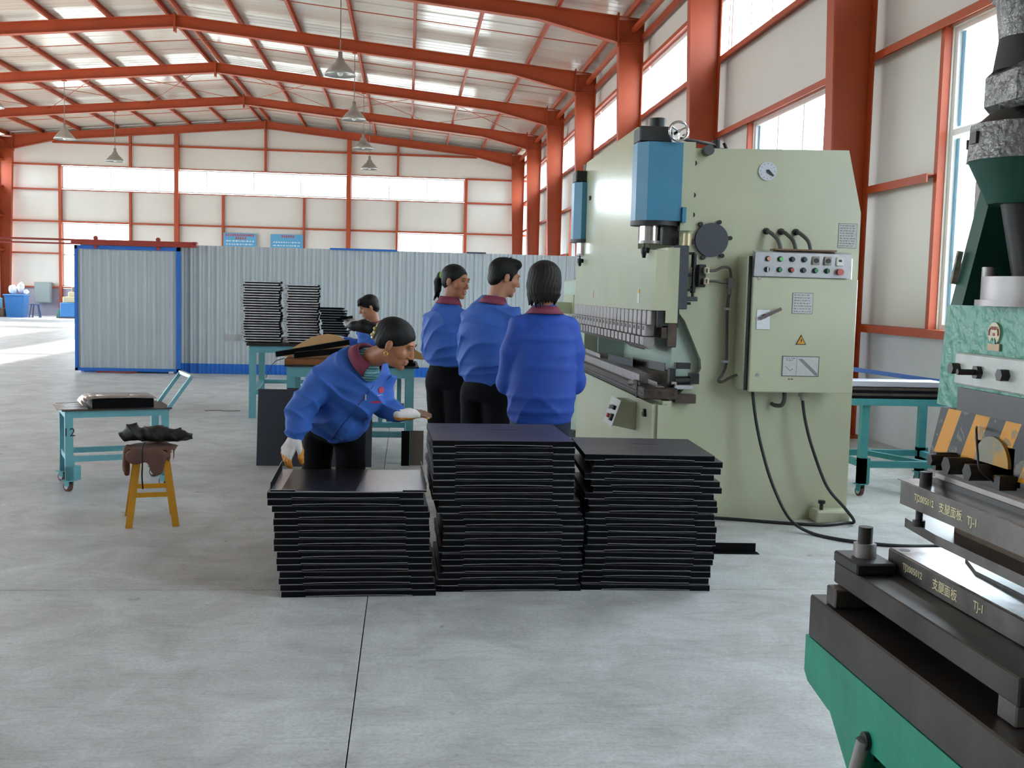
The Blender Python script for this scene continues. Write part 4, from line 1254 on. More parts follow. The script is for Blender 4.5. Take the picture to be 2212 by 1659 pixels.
# ================================================================== STACKS OF FOLDED TRAYS
def tray_mesh(w, d, seed, up=False):
    """Shallow folded tray, origin at the middle of its underside; flanges turned down (or up). The front flange has notched, slightly bowed edges."""
    r = random.Random(seed)
    m = MB()
    t, h = .002, .0305
    H = 0 if up else h
    m.box(-w / 2, w / 2, -d / 2, d / 2, H - t if not up else 0, H if not up else t, mi=1)
    tab = w * .155
    n = 8
    def zedge(k):
        b = .0035 * math.sin(math.pi * k / n) * (1 if seed % 2 else -.6)
        return b
    for sy in ((-1, 1) if not up else (-1,)):
        y0, y1 = (-d / 2, -d / 2 + t) if sy < 0 else (d / 2 - t, d / 2)
        # end tabs reach deeper than the bowed middle
        for a, b in ((-w / 2, -w / 2 + tab), (w / 2 - tab, w / 2)):
            z0, z1 = (0.0005, h - t) if not up else (t, h * (.35 if sy < 0 else 1))
            m.box(a, b, y0, y1, z0, z1)
            ze = z0 if not up else z1
            m.box(a, b, y0 - .0006, y1 + .0006, ze - .0007, ze + .0009, mi=2)
        xs = [-w / 2 + tab + (w - 2 * tab) * k / n for k in range(n + 1)]
        for k in range(n):
            e0, e1 = (.0055 + zedge(k), .0055 + zedge(k + 1))
            if not up:
                q = [(xs[k], e0), (xs[k + 1], e1), (xs[k + 1], h - t), (xs[k], h - t)]
                s = [(xs[k], e0 - .0006), (xs[k + 1], e1 - .0006), (xs[k + 1], e1 + .0011), (xs[k], e0 + .0011)]
            else:
                hf = h * (.35 if sy < 0 else 1)
                q = [(xs[k], t), (xs[k + 1], t), (xs[k + 1], hf - e1), (xs[k], hf - e0)]
                s = [(xs[k], hf - e0 - .001), (xs[k + 1], hf - e1 - .001), (xs[k + 1], hf - e1 + .0006), (xs[k], hf - e0 + .0006)]
            m.prism(q, 'y', y0, y1)
            m.prism(s, 'y', y0 - .0006, y1 + .0006, mi=2)
    for sx in (-1, 1):
        x0, x1 = (-w / 2, -w / 2 + t) if sx < 0 else (w / 2 - t, w / 2)
        hh = h if not up else h * 1.6
        m.box(x0, x1, -d / 2, d / 2, 0 if not up else t, (h - t) if not up else hh)
        ze = .0003 if not up else hh
        m.box(x0 - .0006, x1 + .0006, -d / 2, d / 2, ze - .0004, ze + .0012, mi=2)
    if not up:                                        # the long slot punched in the face
        m.box(-.02, w * .17, d * .12, d * .12 + .012, H - .0005, H + .0006, mi=3)
    return m

TRAYM = [TRAY, TRAYBRIGHT, EDGE, BLACKPAINT]
def tray_stack(cx, cy, w, d, n, pitch, where, group, offs, rots, flip_top=False):
    me = [tray_mesh(w, d, s).mesh('steel_tray', TRAYM) for s in (1, 2)]
    tops = tray_mesh(w, d, 3, True).mesh('steel_tray', [TRAY, REFLINNER, EDGE, BLACKPAINT]) if flip_top else None
    for k in range(n):
        i = n - k
        dx, dy = offs(k)
        o = link('steel_tray', tops if (flip_top and k == n - 1) else me[k % 2], None, (cx + dx, cy + dy, k * pitch), (0, 0, rots(k)))
        pos = 'topmost' if i == 1 else ('bottom one' if k == 0 else ordinal(i) + ' from top')
        tag(o, 'black steel tray, %s in the floor stack %s' % (pos, where), 'tray', group)

r1, r2, r3 = random.Random(11), random.Random(12), random.Random(13)
tray_stack(-.235, 5.63, .755, .66, 17, .0326, 'nearest the bending person', 'trays in the stack under the bending person',
           lambda k: (.012 - .0038 * k + r1.uniform(-.008, .008) + (-.012 if k in (14, 15) else 0), r1.uniform(-.006, .006)),
           lambda k: .035 + r1.uniform(-.006, .006), True)
def off2(k):
    if k >= 14:
        return (-.035 + r2.uniform(-.004, .004), r2.uniform(-.006, .004))
    if k in (12, 13):
        return (-.012 + .012 * (k - 12), .0)
    if k == 1:
        return (-.004, .0)
    return (.022 + r2.uniform(-.016, .008), r2.uniform(-.008, .012))
tray_stack(.525, 5.735, .715, .70, 23, .0337, 'between the other two', 'trays in the tallest floor stack', off2,
           lambda k: (.028 if k >= 12 else .02) + r2.uniform(-.012, .012))
def off3(k):
    return {20: (-.02, -.02), 19: (.03, 0), 18: (.026, .0), 17: (-.012, 0), 16: (.02, .0), 15: (.035, .01), 2: (-.008, .01), 1: (-.01, .015), 0: (-.012, .0)}.get(k, (.002 + r3.uniform(-.012, .014), r3.uniform(-.008, .01)))
tray_stack(1.275, 5.725, .665, .64, 21, .0339, 'beside the cream press', 'trays in the stack beside the press', off3,
           lambda k: -.05 + r3.uniform(-.02, .02))

o = MB().prism([(-.595, 5.315), (-.235, 5.325), (-.20, 5.955), (-.60, 5.94)], 'z', .525, .5275).build('steel_sheet', mat('dark_reflection_sheet', (42, 43, 50), .3, metal=.4, rgb2=(62, 58, 60), vscale=6, thresh=(.45, .7)))
tag(o, 'dark sheet in the topmost tray under the bending person, standing for a dark reflection', 'steel sheet')  # dark piece, spread wide to paint in the dark reflecting half of the tray
# ---- angle on the floor and the brown strip
an = thing('floor_angle', 'dark folded steel angle lying on the floor beside the tray stack', 'steel angle', (1.9, 6.22, 0), -.05)
MB().box(-.25, .21, -.03, .03, 0, .003).build('flange', TRAY, an)
MB().box(-.25, .20, .027, .03, .003, .055).build('web', TRAY, an)
st = MB().tube(spline([(-.15, 0, .004), (-.05, .06, .006), (.03, .0, .006), (.14, .05, .004)], 6), .012, 6).build('metal_strip', mat('rusty_strip', (92, 72, 54), .7), None, (-2.18, 13.25, 0))
st.scale = (1.4, 1, .35)
tag(st, 'brown bent strip lying flat on the floor before the workbench', 'strip')

# ================================================================== BENCHES AND TROLLEYS
def leg_frame(root, w, d, h, leg, m, rail_z=.25, apron=.06, legs_d=None):
    """Rectangular frame: top rails, four legs, lower rails, all square tube. Origin at the front left foot; x right, y back."""
    t = leg
    for x in (0, w - t):
        for y in (0, d - t):
            MB().box(x, x + t, y, y + t, 0, h).build('leg', m, root)
    for y in (0, d - t):
        MB().box(t, w - t, y, y + t, h - apron, h).build('top_rail', m, root)
        MB().box(t, w - t, y + t * .1, y + t * .9, rail_z, rail_z + .05).build('lower_rail', m, root)
    for x in (0, w - t):
        MB().box(x, x + t, t, d - t, h - apron, h).build('top_rail', m, root)
        MB().box(x + t * .1, x + t * .9, t, d - t, rail_z, rail_z + .05).build('lower_rail', m, root)

def caster(root, x, y, z, ang=0.0, m=TURQ):
    """Swivel caster whose mounting plate is at height z."""
    c = MB().box(-.04, .04, -.04, .04, z - .008, z).box(-.022, -.018, -.02, .03, .04, z - .008).box(.018, .022, -.02, .03, .04, z - .008)
    o = c.build('caster', m, root, (x, y, 0), (0, 0, ang))
    MB().cyl((-.014, .012, .036), (.014, .012, .036), .036, n=18).build('wheel', CASTER, o)
    MB().cyl((-.02, .012, .036), (.02, .012, .036), .02, n=14).build('wheel_hub', EDGE, o)

# ---- the trolley marked 12
tr = thing('hand_trolley', 'turquoise hand trolley marked 12 carrying a curved steel sheet', 'trolley', (-2.42, 7.99, 0), .38)
tw, td, th, tl = .72, .50, .585, .055
base = .085
for x in (0, tw - tl):
    for y in (0, td - tl):
        MB().box(x, x + tl, y, y + tl, base, th).build('leg', TURQ, tr)
        MB().box(x - .0, x + tl + .05 if x == 0 else x + tl, y, y + tl, base, base + .10).build('leg_foot', TURQ, tr)
        caster(tr, x + tl / 2, y + tl / 2, base, .6)
for y in (0, td - tl):
    MB().box(tl, tw - tl, y, y + tl, th - .05, th).build('top_rail', TURQ, tr)
    MB().box(tl, tw - tl, y + .01, y + tl - .01, .215, .255).build('lower_rail', TURQ, tr)
for x in (0, tw - tl):
    MB().box(x, x + tl, tl, td - tl, th - .05, th).build('top_rail', TURQ, tr)
    MB().box(x + .01, x + tl - .01, tl, td - tl, .215, .255).build('lower_rail', TURQ, tr)
for yy in (.03, td - .03):
    MB().bar((tw - .02, yy, th - .03), (tw + .17, yy, th + .235), .026).build('handle_arm', TURQ, tr)
MB().bar((tw + .17, .017, th + .235), (tw + .17, td - .017, th + .235), .026).build('handle_bar', mat('handle_bare', (186, 206, 208), .35, metal=.4), tr)
MB().box(-.02, tw + .02, -.02, td + .02, th, th + .008).build('deck', RUSTSTEEL, tr)
text_obj('stencil_number', '12', .085, BLACKPAINT, (tl / 2, -.0008, .43), (math.pi / 2, 0, 0), tr)
# curved bright sheet and thin strips piled on the deck
def on_trolley(p):
    c, s = math.cos(.38), math.sin(.38)
    return (-2.42 + p[0] * c - p[1] * s, 7.99 + p[0] * s + p[1] * c, p[2])
sh = MB()
pr = [(.20, .0), (.16, .02), (.06, .018), (.02, .012), (-.02, -.004)]
prof = [(.125, .024), (.14, .045), (.16, .062), (.19, .074), (.24, .078), (.48, .076), (.64, .070)]
for k in range(len(prof) - 1):
    (xa, za), (xb, zb) = prof[k], prof[k + 1]
    sh.add([(xa, .05, za), (xb, .05, zb), (xb, .46, zb), (xa, .46, za), (xa, .05, za - .003), (xb, .05, zb - .003), (xb, .46, zb - .003), (xa, .46, za - .003)],
           [(0, 1, 2, 3), (7, 6, 5, 4), (0, 4, 5, 1), (3, 2, 6, 7), (0, 3, 7, 4), (1, 5, 6, 2)], 0, True)
BRIGHT = mat('bright_bare_sheet', (170, 164, 160), .24, metal=.8, var=.1, vscale=5)
o = sh.build('steel_sheet', BRIGHT, None, on_trolley((0, 0, th + .008)), (0, 0, .38))
tag(o, 'bright curved steel sheet on top of the turquoise trolley', 'steel sheet')
o = MB().box(.19, .62, .055, .45, 0, .064).build('steel_block', TRAY, None, on_trolley((0, 0, th + .0085)), (0, 0, .38))
tag(o, 'dark sheet bundle under the curved sheet on the trolley', 'sheet bundle')
for k in range(5):
    o = MB().box(-.10, .11, 0, .05, 0, .005).build('metal_strip', BRIGHT, None, on_trolley((.045, .015 + .085 * k, th + .0085)), (0, 0, .38 + .06 * (k % 3)))
    tag(o, 'thin bright strip at the corner of the trolley deck, %s from the front' % ordinal(k + 1), 'strip', 'thin strips on the trolley')

# ---- yellow stool with a black jacket
so = thing('yellow_stool', 'yellow angle-iron stool with splayed legs', 'stool', (-1.60, 7.03, 0), .25)
SW2, SD2, SHT = .26, .20, .47
feet = [(-.14, -.19), (.14, -.19), (-.14, .19), (.14, .19)]
tops_ = [(-.08, -.11), (.08, -.11), (-.08, .11), (.08, .11)]
for f, tp in zip(feet, tops_):
    l = MB()
    l.bar((f[0], f[1], 0), (tp[0], tp[1], SHT - .01), .042, .006, (0, 1, 0))
    l.bar((f[0] + (.013 if f[0] < 0 else -.013), f[1] + .014, 0), (tp[0] + (.013 if f[0] < 0 else -.013), tp[1] + .014, SHT - .01), .006, .03, (0, 1, 0))
    l.build('leg', YELLOW, so)
def at_h(i, z):
    a = z / SHT
    return (feet[i][0] * (1 - a) + tops_[i][0] * a, feet[i][1] * (1 - a) + tops_[i][1] * a, z)
for a, b, z in ((0, 1, .20), (2, 3, .20), (0, 2, .13), (1, 3, .16)):
    MB().bar(at_h(a, z), at_h(b, z), .008, .03).build('stretcher', YELLOW, so)
MB().box(-.12, .12, -.14, .14, SHT - .012, SHT, ch=.003).build('seat', YELLOW, so)

# ---- benches in the background
def bench_at(root, p):
    return root.location + Matrix.Rotation(root.rotation_euler.z, 3, 'Z') @ Vector(p)
b1 = thing('work_bench', 'turquoise workbench carrying the tall bracket stacks', 'bench', (-1.78, 12.58, 0), .06)
leg_frame(b1, 1.55, 1.55, .83, .075, TURQ, .27, .08)
MB().box(-.03, 1.58, -.03, 1.58, .83, .858).build('bench_top', DARKIRON, b1)
b2 = thing('work_bench', 'turquoise bench with a brown board behind the bending person', 'bench', (-1.02, 9.46, 0), .02)
leg_frame(b2, 1.09, .75, .83, .065, TURQ, .22, .09)
MB().box(-.02, 1.13, -.02, .77, .83, .845).build('bench_top', DARKIRON, b2)
for x in (.78, .95):
    MB().box(x, x + .04, .6, .64, .27, .75).build('rear_upright', TURQ, b2)
MB().box(.74, 1.02, .6, .64, .42, .46).build('rear_tie', TURQ, b2)
MB().box(-.02, .72, .0, .6, .845, .893).build('board', mat('brown_board', (136, 84, 46), .7, var=.15, vscale=12), b2)

LIGHTSTEEL = mat('bare_bracket_steel', (206, 206, 210), .4, metal=.1, var=.2, vscale=15)
def bracket_mesh(w, d, seed):
    r = random.Random(seed)
    m = MB()
    m.box(0, w, 0, d, 0, .003, mi=1)                             # web
    for y in (0, d):
        m.box(0, w, y - .002, y, .003, .0145, mi=1)              # lip, blackened below like the shaded gap, pale along its lit rim
        m.box(0, w, y - .003, y + .001, .0145, .0275)
    m.box(w - .012, w + .016, .0, .06, .004, .026, mi=1)         # dark bent ears at the right
    m.box(-.034, .004, .02, .07, .006, .022)
    m.box(-.045, -.034, .03, .06, .006, .016)
    m.box(w - .002, w, 0, d, .003, .026, mi=1)
    m.box(0, .002, 0, d, .003, .026, mi=1)
    return m
bm1 = [bracket_mesh(.40, .32, 1).mesh('steel_bracket', [LIGHTSTEEL, TRAY]), bracket_mesh(.345, .32, 2).mesh('steel_bracket', [LIGHTSTEEL, TRAY])]
rb = random.Random(5)
for n, me, x, where in ((24, bm1[0], -1.86, 'taller bench stack'), (23, bm1[1], -1.37, 'middle bench stack')):
    for k in range(n):
        o = link('steel_bracket', me, None, (x + rb.uniform(-.012, .012) - (.0 if k > 4 else -.01), 12.72 + rb.uniform(-.01, .01), .859 + k * .0295), (0, 0, .02 + rb.uniform(-.02, .02)))
        i = n - k
        tag(o, 'thin folded steel bracket, %s of the %s of brackets' % ('topmost' if i == 1 else ordinal(i) + ' from the top', where), 'bracket', 'brackets in the ' + where)
tm = MB().box(0, .27, 0, .34, .0, .004).box(0, .27, -.002, 0, 0, .026).box(.268, .29, .0, .3, .004, .02).mesh('steel_channel', [TRAY])
for k in range(15):
    o = link('steel_channel', tm, None, (-1.0 + .012 * math.sin(k * 1.7) + .004 * (14 - k), 12.62, .859 + k * .0285), (0, 0, .04 * math.sin(k * 2.3)))
    tag(o, 'dark folded channel, %s of the low dark stack on the workbench' % ('topmost' if k == 14 else ordinal(15 - k) + ' from the top'), 'channel', 'channels in the low dark stack')
lm = MB().box(0, .20, 0, .3, 0, .004).box(0, .20, -.002, 0, 0, .016).mesh('steel_bracket', [LIGHTSTEEL])
for k in range(4):
    o = link('steel_bracket', lm, None, (-2.13 + .008 * k, 12.95, .859 + k * .02), (0, 0, .06))
    tag(o, 'short bracket, %s of the little pile overhanging the bench end' % ('topmost' if k == 3 else ordinal(4 - k) + ' from the top'), 'bracket', 'brackets in the little overhanging pile')

# things on the nearer bench
CARD = mat('tan_cardboard', (202, 160, 112), .8, var=.06, vscale=6)
def bent_sheet(name, prof, y0, y1, m, t=.006):
    b = MB()
    P = spline([(x, 0, z) for x, z in prof], 6)
    for k in range(len(P) - 1):
        a, c = P[k], P[k + 1]
        b.add([(a.x, y0, a.z), (c.x, y0, c.z), (c.x, y1, c.z), (a.x, y1, a.z), (a.x, y0, a.z - t), (c.x, y0, c.z - t), (c.x, y1, c.z - t), (a.x, y1, a.z - t)],
              [(0, 1, 2, 3), (7, 6, 5, 4), (0, 4, 5, 1), (3, 2, 6, 7), (0, 3, 7, 4), (1, 5, 6, 2)], 0, True)
    return b.build(name, m)
def card(pts, y, tilt, lab):
    m = MB().prism(pts, 'y', 0, .006)
    z0 = min(q[1] for q in pts)
    me = m.mesh('cardboard_sheet', CARD)
    me.transform(Matrix.Translation((0, 0, -z0)))
    return tag(link('cardboard_sheet', me, None, (0, y, z0), (-tilt, 0, 0)), lab, 'cardboard')
card([(-1.10, .897), (-1.03, .955), (-.95, 1.01), (-.86, 1.065), (-.78, 1.095), (-.70, 1.108), (-.62, 1.10), (-.55, 1.06), (-.50, 1.0), (-.47, .93), (-.47, .897)], 9.74, .25, 'tan round-edged cardboard sheet standing on the bench behind the bending person')
card([(-.16, .897), (-.14, .99), (-.06, 1.03), (.02, 1.01), (.12, .955), (.20, .905), (.20, .888), (.06, .897)], 9.74, .2, 'tan cardboard flap showing in front of the bending person\'s face')
tag(bent_sheet('metal_strip', [(-1.215, .72), (-1.19, .78), (-1.14, .86), (-1.06, .893)], 9.60, 9.63, mat('rusty_strip', (92, 72, 54), .7), .008), 'brown bent strip hanging over the bench end', 'strip')
for a, b, w, h, lab in (((-1.13, 9.62, .922), (-.50, 9.66, 1.04), .09, .045, 'longer dark box section lying slanted on the bench'), ((-.96, 9.50, .925), (-.42, 9.52, .985), .08, .05, 'shorter dark box section lying in front on the bench')):
    c = (Vector(a) + Vector(b)) / 2
    o = thing('box_section', lab, 'steel section', tuple(c), group='steel sections on the bench')
    MB().bar(Vector(a) - c, Vector(b) - c, w, h).build('tube', TRAY, o)
    MB().bar(Vector(a) - c + Vector((-.001, 0, 0)), Vector(a) - c, w * .85, h * .8).build('open_end', BLACKPAINT, o)
tag(MB().box(-1.0, -.88, 9.72, 9.86, .895, .90).build('paper_sheet', mat('paper_white', (214, 216, 224), .8)), 'white sheet of paper among the steel on the bench', 'paper')
tag(MB().box(-.03, .08, 9.52, 9.70, .846, .875, ch=.004).box(.0, .06, 9.54, 9.6, .875, .90).build('steel_fitting', TRAY), 'small dark fitting at the corner of the nearer bench', 'fitting')

def lean(name, x0, x1, y, h, tilt, m, lab, grp, t=.004):
    o = MB().box(x0, x1, 0, t, 0, h).build(name, m, None, (0, y, 0), (-tilt, 0, 0))
    return tag(o, lab, 'steel sheet', grp)
DSHEET = mat('dark_sheet_face', (62, 68, 78), .45, metal=.35, var=.08, vscale=3)
lean('steel_sheet', -1.245, -.90, 9.25, .65, .16, DSHEET, 'dark steel sheet leaning at the outer end of the nearer bench', 'dark sheets leaning on the bench')
lean('steel_sheet', -1.0, -.28, 9.22, .665, .16, DSHEET, 'dark steel sheet leaning behind the legs of the bending person', 'dark sheets leaning on the bench')
lean('steel_sheet', .045, .16, 9.35, .30, .12, mat('brown_grey_sheet', (104, 98, 92), .5, metal=.3), 'short brown-grey sheet leaning by the bench leg', 'dark sheets leaning on the bench')
lean('steel_sheet', -.03, .04, 9.32, .30, .12, TRAY, 'narrow black sheet leaning by the bench leg', 'dark sheets leaning on the bench')

# ---- trolley behind the press with sheets and bars
t3 = thing('sheet_trolley', 'turquoise trolley loaded with sheets between press brake and wall', 'trolley', (3.40, 8.02, 0), .0)
w3, d3, h3 = .95, .75, .765
for x in (.11, w3 - .06):
    for y in (.03, d3 - .09):
        MB().box(x, x + .06, y, y + .06, .10, h3 - .05).build('leg', TURQDARK, t3)
        MB().box(x, x + .085, y, y + .06, .10, .30).build('leg_foot', TURQDARK, t3)
        caster(t3, x + .03, y + .03, .10, .3, TURQDARK)
for y in (.0, d3 - .06):
    MB().box(0, w3, y, y + .06, h3 - .05, h3).build('top_rail', TURQDARK, t3)
for y in (.03, d3 - .08):
    MB().box(.17, w3 - .06, y + .01, y + .05, .225, .275).build('lower_rail', TURQDARK, t3)
for x in (.11, w3 - .06):
    MB().box(x + .01, x + .05, .09, d3 - .09, .225, .275).build('lower_rail', TURQDARK, t3)
MB().bar((.45, d3 - .05, .25), (.72, .05, .25), .04, .04).build('diagonal_rail', TURQDARK, t3)
for k in range(4):
    z = .766 + .022 * k
    o = MB().box(3.40 + .01 * (k % 2), 4.15 + .02 * k, 8.05, 8.65, z, z + .0195).build('steel_sheet', [TRAY, RUSTSTEEL][k % 2])
    tag(o, 'dark sheet on the trolley behind the press brake, %s of the pile' % ('bottom one' if k == 0 else 'topmost' if k == 3 else ordinal(4 - k) + ' from the top'), 'steel sheet', 'sheets on the trolley behind the press')
SHINE = mat('bright_tube', (206, 212, 226), .28, metal=.6)
for k in range(3):
    o = MB().box(3.38, 4.15, 8.06 + .07 * k, 8.12 + .07 * k, .8545, .905, ch=.006).build('square_tube', SHINE)
    tag(o, 'bright square tube lying on the loaded trolley, %s from the front' % ordinal(k + 1), 'tube', 'bright tubes on the trolley')
o = MB().bar((3.42, 8.40, .985), (4.35, 8.45, .875), .05, .035).build('blue_bar', mat('blue_bar_paint', (58, 92, 150), .5))
tag(o, 'blue bar laid slanting across the loaded trolley', 'bar')
o = MB().box(3.42, 3.5, 8.36, 8.5, .8545, .945, ch=.01).build('fitting_block', BLACKPAINT)
tag(o, 'black fitting under the blue bar on the loaded trolley', 'fitting')

# ================================================================== FAR CORNER
BINBLUE = mat('bin_blue', (46, 116, 184), .5, var=.06, vscale=3)
bn = thing('waste_bin', 'blue waste bin heaped with white sacks in the far corner', 'bin', (-15.4, 45.0, 0))
MB().prism([(-.33, 0), (.28, 0), (.34, .86), (-.42, .86)], 'y', -.3, .3).build('body', BINBLUE, bn)
MB().box(-.45, .37, -.33, .33, .84, .90, ch=.01).build('rim', BINBLUE, bn)
SACK = mat('white_sack', (232, 232, 234), .8)
def lump(name, c, r, seed, m, lab, cat, grp=None):
    rr = random.Random(seed)
    bm = bmesh.new()
    bmesh.ops.create_icosphere(bm, subdivisions=3, radius=1)
    ph = [rr.uniform(0, 6.28) for _ in range(6)]
    for v in bm.verts:
        n = v.co.normalized()
        k = 1 + .12 * math.sin(3 * n.x + ph[0]) + .10 * math.sin(4 * n.y + ph[1]) + .08 * math.sin(5 * n.z + ph[2]) + .05 * math.sin(9 * n.x + 7 * n.y + ph[3])
        v.co = Vector((n.x * r[0], n.y * r[1], n.z * r[2])) * k
    me = bpy.data.meshes.new(name)
    bm.to_mesh(me)
    bm.free()
    for p in me.polygons:
        p.use_smooth = True
    me.materials.append(m)
    o = link(name, me, None, c)
    return tag(o, lab, cat, grp)
lump('plastic_sack', (-15.60, 45, 1.10), (.15, .2, .17), 1, SACK, 'larger white sack heaped in the blue bin', 'sack', 'white sacks in the bin')
lump('plastic_sack', (-15.29, 45, 1.17), (.12, .2, .24), 2, SACK, 'upright white sack in the middle of the blue bin', 'sack', 'white sacks in the bin')
lump('plastic_sack', (-15.06, 45, 1.01), (.09, .18, .09), 3, SACK, 'smaller white sack spilling over the rim of the blue bin', 'sack', 'white sacks in the bin')
gc = thing('wall_cabinet', 'grey electrical cabinet on the end wall behind the blue bin', 'cabinet', (-15.3, 47.55, .55))
MB().box(-.3, .35, 0, .35, 0, .85, ch=.01).build('body', mat('cabinet_grey', (150, 160, 160), .5), gc)
MB().box(-.27, .32, -.015, 0, .03, .82, ch=.005).build('door', mat('cabinet_grey', (150, 160, 160), .5), gc)
fs = thing('stool_frame', 'small dark blue stool standing beside the blue bin', 'stool', (-14.72, 45.0, 0))
for x, y in ((-.2, -.15), (.2, -.15), (-.16, .15), (.16, .15)):
    MB().bar((x, y, 0), (x * .6, y * .6, .5), .035).build('leg', mat('stool_blue', (40, 78, 128), .5), fs)
MB().box(-.17, .17, -.15, .15, .5, .53).build('seat', mat('stool_blue', (40, 78, 128), .5), fs)
bmch = thing('blue_machine', 'small blue machine with a beige head half hidden by the sliding door', 'machine', (-13.25, 45.0, 0))
MB().box(-.42, .5, -.35, .35, .05, .62, ch=.02).build('base', BINBLUE, bmch)
MB().box(-.46, .52, -.38, .38, 0, .05).build('plinth', SLATE, bmch)
MB().box(-.35, .4, -.25, .25, .62, .86, ch=.02).box(-.15, .25, -.2, .2, .86, 1.05, ch=.02).build('head', mat('machine_beige', (190, 182, 150), .5), bmch)
MB().cyl((.0, -.1, 1.05), (.0, -.1, 1.25), .05, n=12).box(.05, .3, -.1, .1, 1.05, 1.3, ch=.02).build('motor', mat('motor_grey', (140, 136, 124), .5), bmch)
MB().box(.2, .45, -.2, .2, 1.05, 1.6, ch=.03).build('guard', TURQDARK, bmch)
MB().cyl((-.55, 0, 0), (-.55, 0, .35), .12, n=14).build('side_drum', mat('drum_green', (90, 130, 130), .5), bmch)
tc = thing('teal_cabinet', 'teal floor cabinet cut off at the picture edge beyond the door track', 'cabinet', (-16.3, 45.0, 0))
MB().box(-.4, .22, -.3, .3, 0, .75, ch=.02).build('body', mat('cabinet_teal', (96, 160, 160), .5), tc)
MB().box(-.35, .13, -.315, -.3, .1, .7).build('door', mat('cabinet_teal', (96, 160, 160), .5), tc)
MB().box(.23, .44, -.2, .2, 0, .35, ch=.03).build('foot_box', mat('crate_brown', (120, 100, 80), .7), tc)

# ---- second cream machine standing beyond the press brake
cm = thing('cream_machine', 'pale green machine housing standing beyond the press brake', 'machine', (2.1, 11.6, 0))
MB().box(-.35, .8, -.3, .6, .06, 1.66, ch=.02).build('housing', INNERPAINT, cm)
MB().box(-.37, .82, -.32, .62, 0, .06).build('plinth', SLATE, cm)
MB().box(-.36, -.35, -.22, .52, .9, 1.5).build('door', CREAM, cm)
MB().box(-.62, -.35, -.12, .0, 1.30, 1.42, ch=.01).build('control_arm', CREAM, cm)
MB().box(-.70, -.62, -.14, .02, 1.26, 1.46, ch=.01).build('control_box', SLATE, cm)
for z in (1.31, 1.41):
    MB().cyl((-.66, -.14, z), (-.66, -.16, z), .028, n=16).build('gauge', PVC, cm)
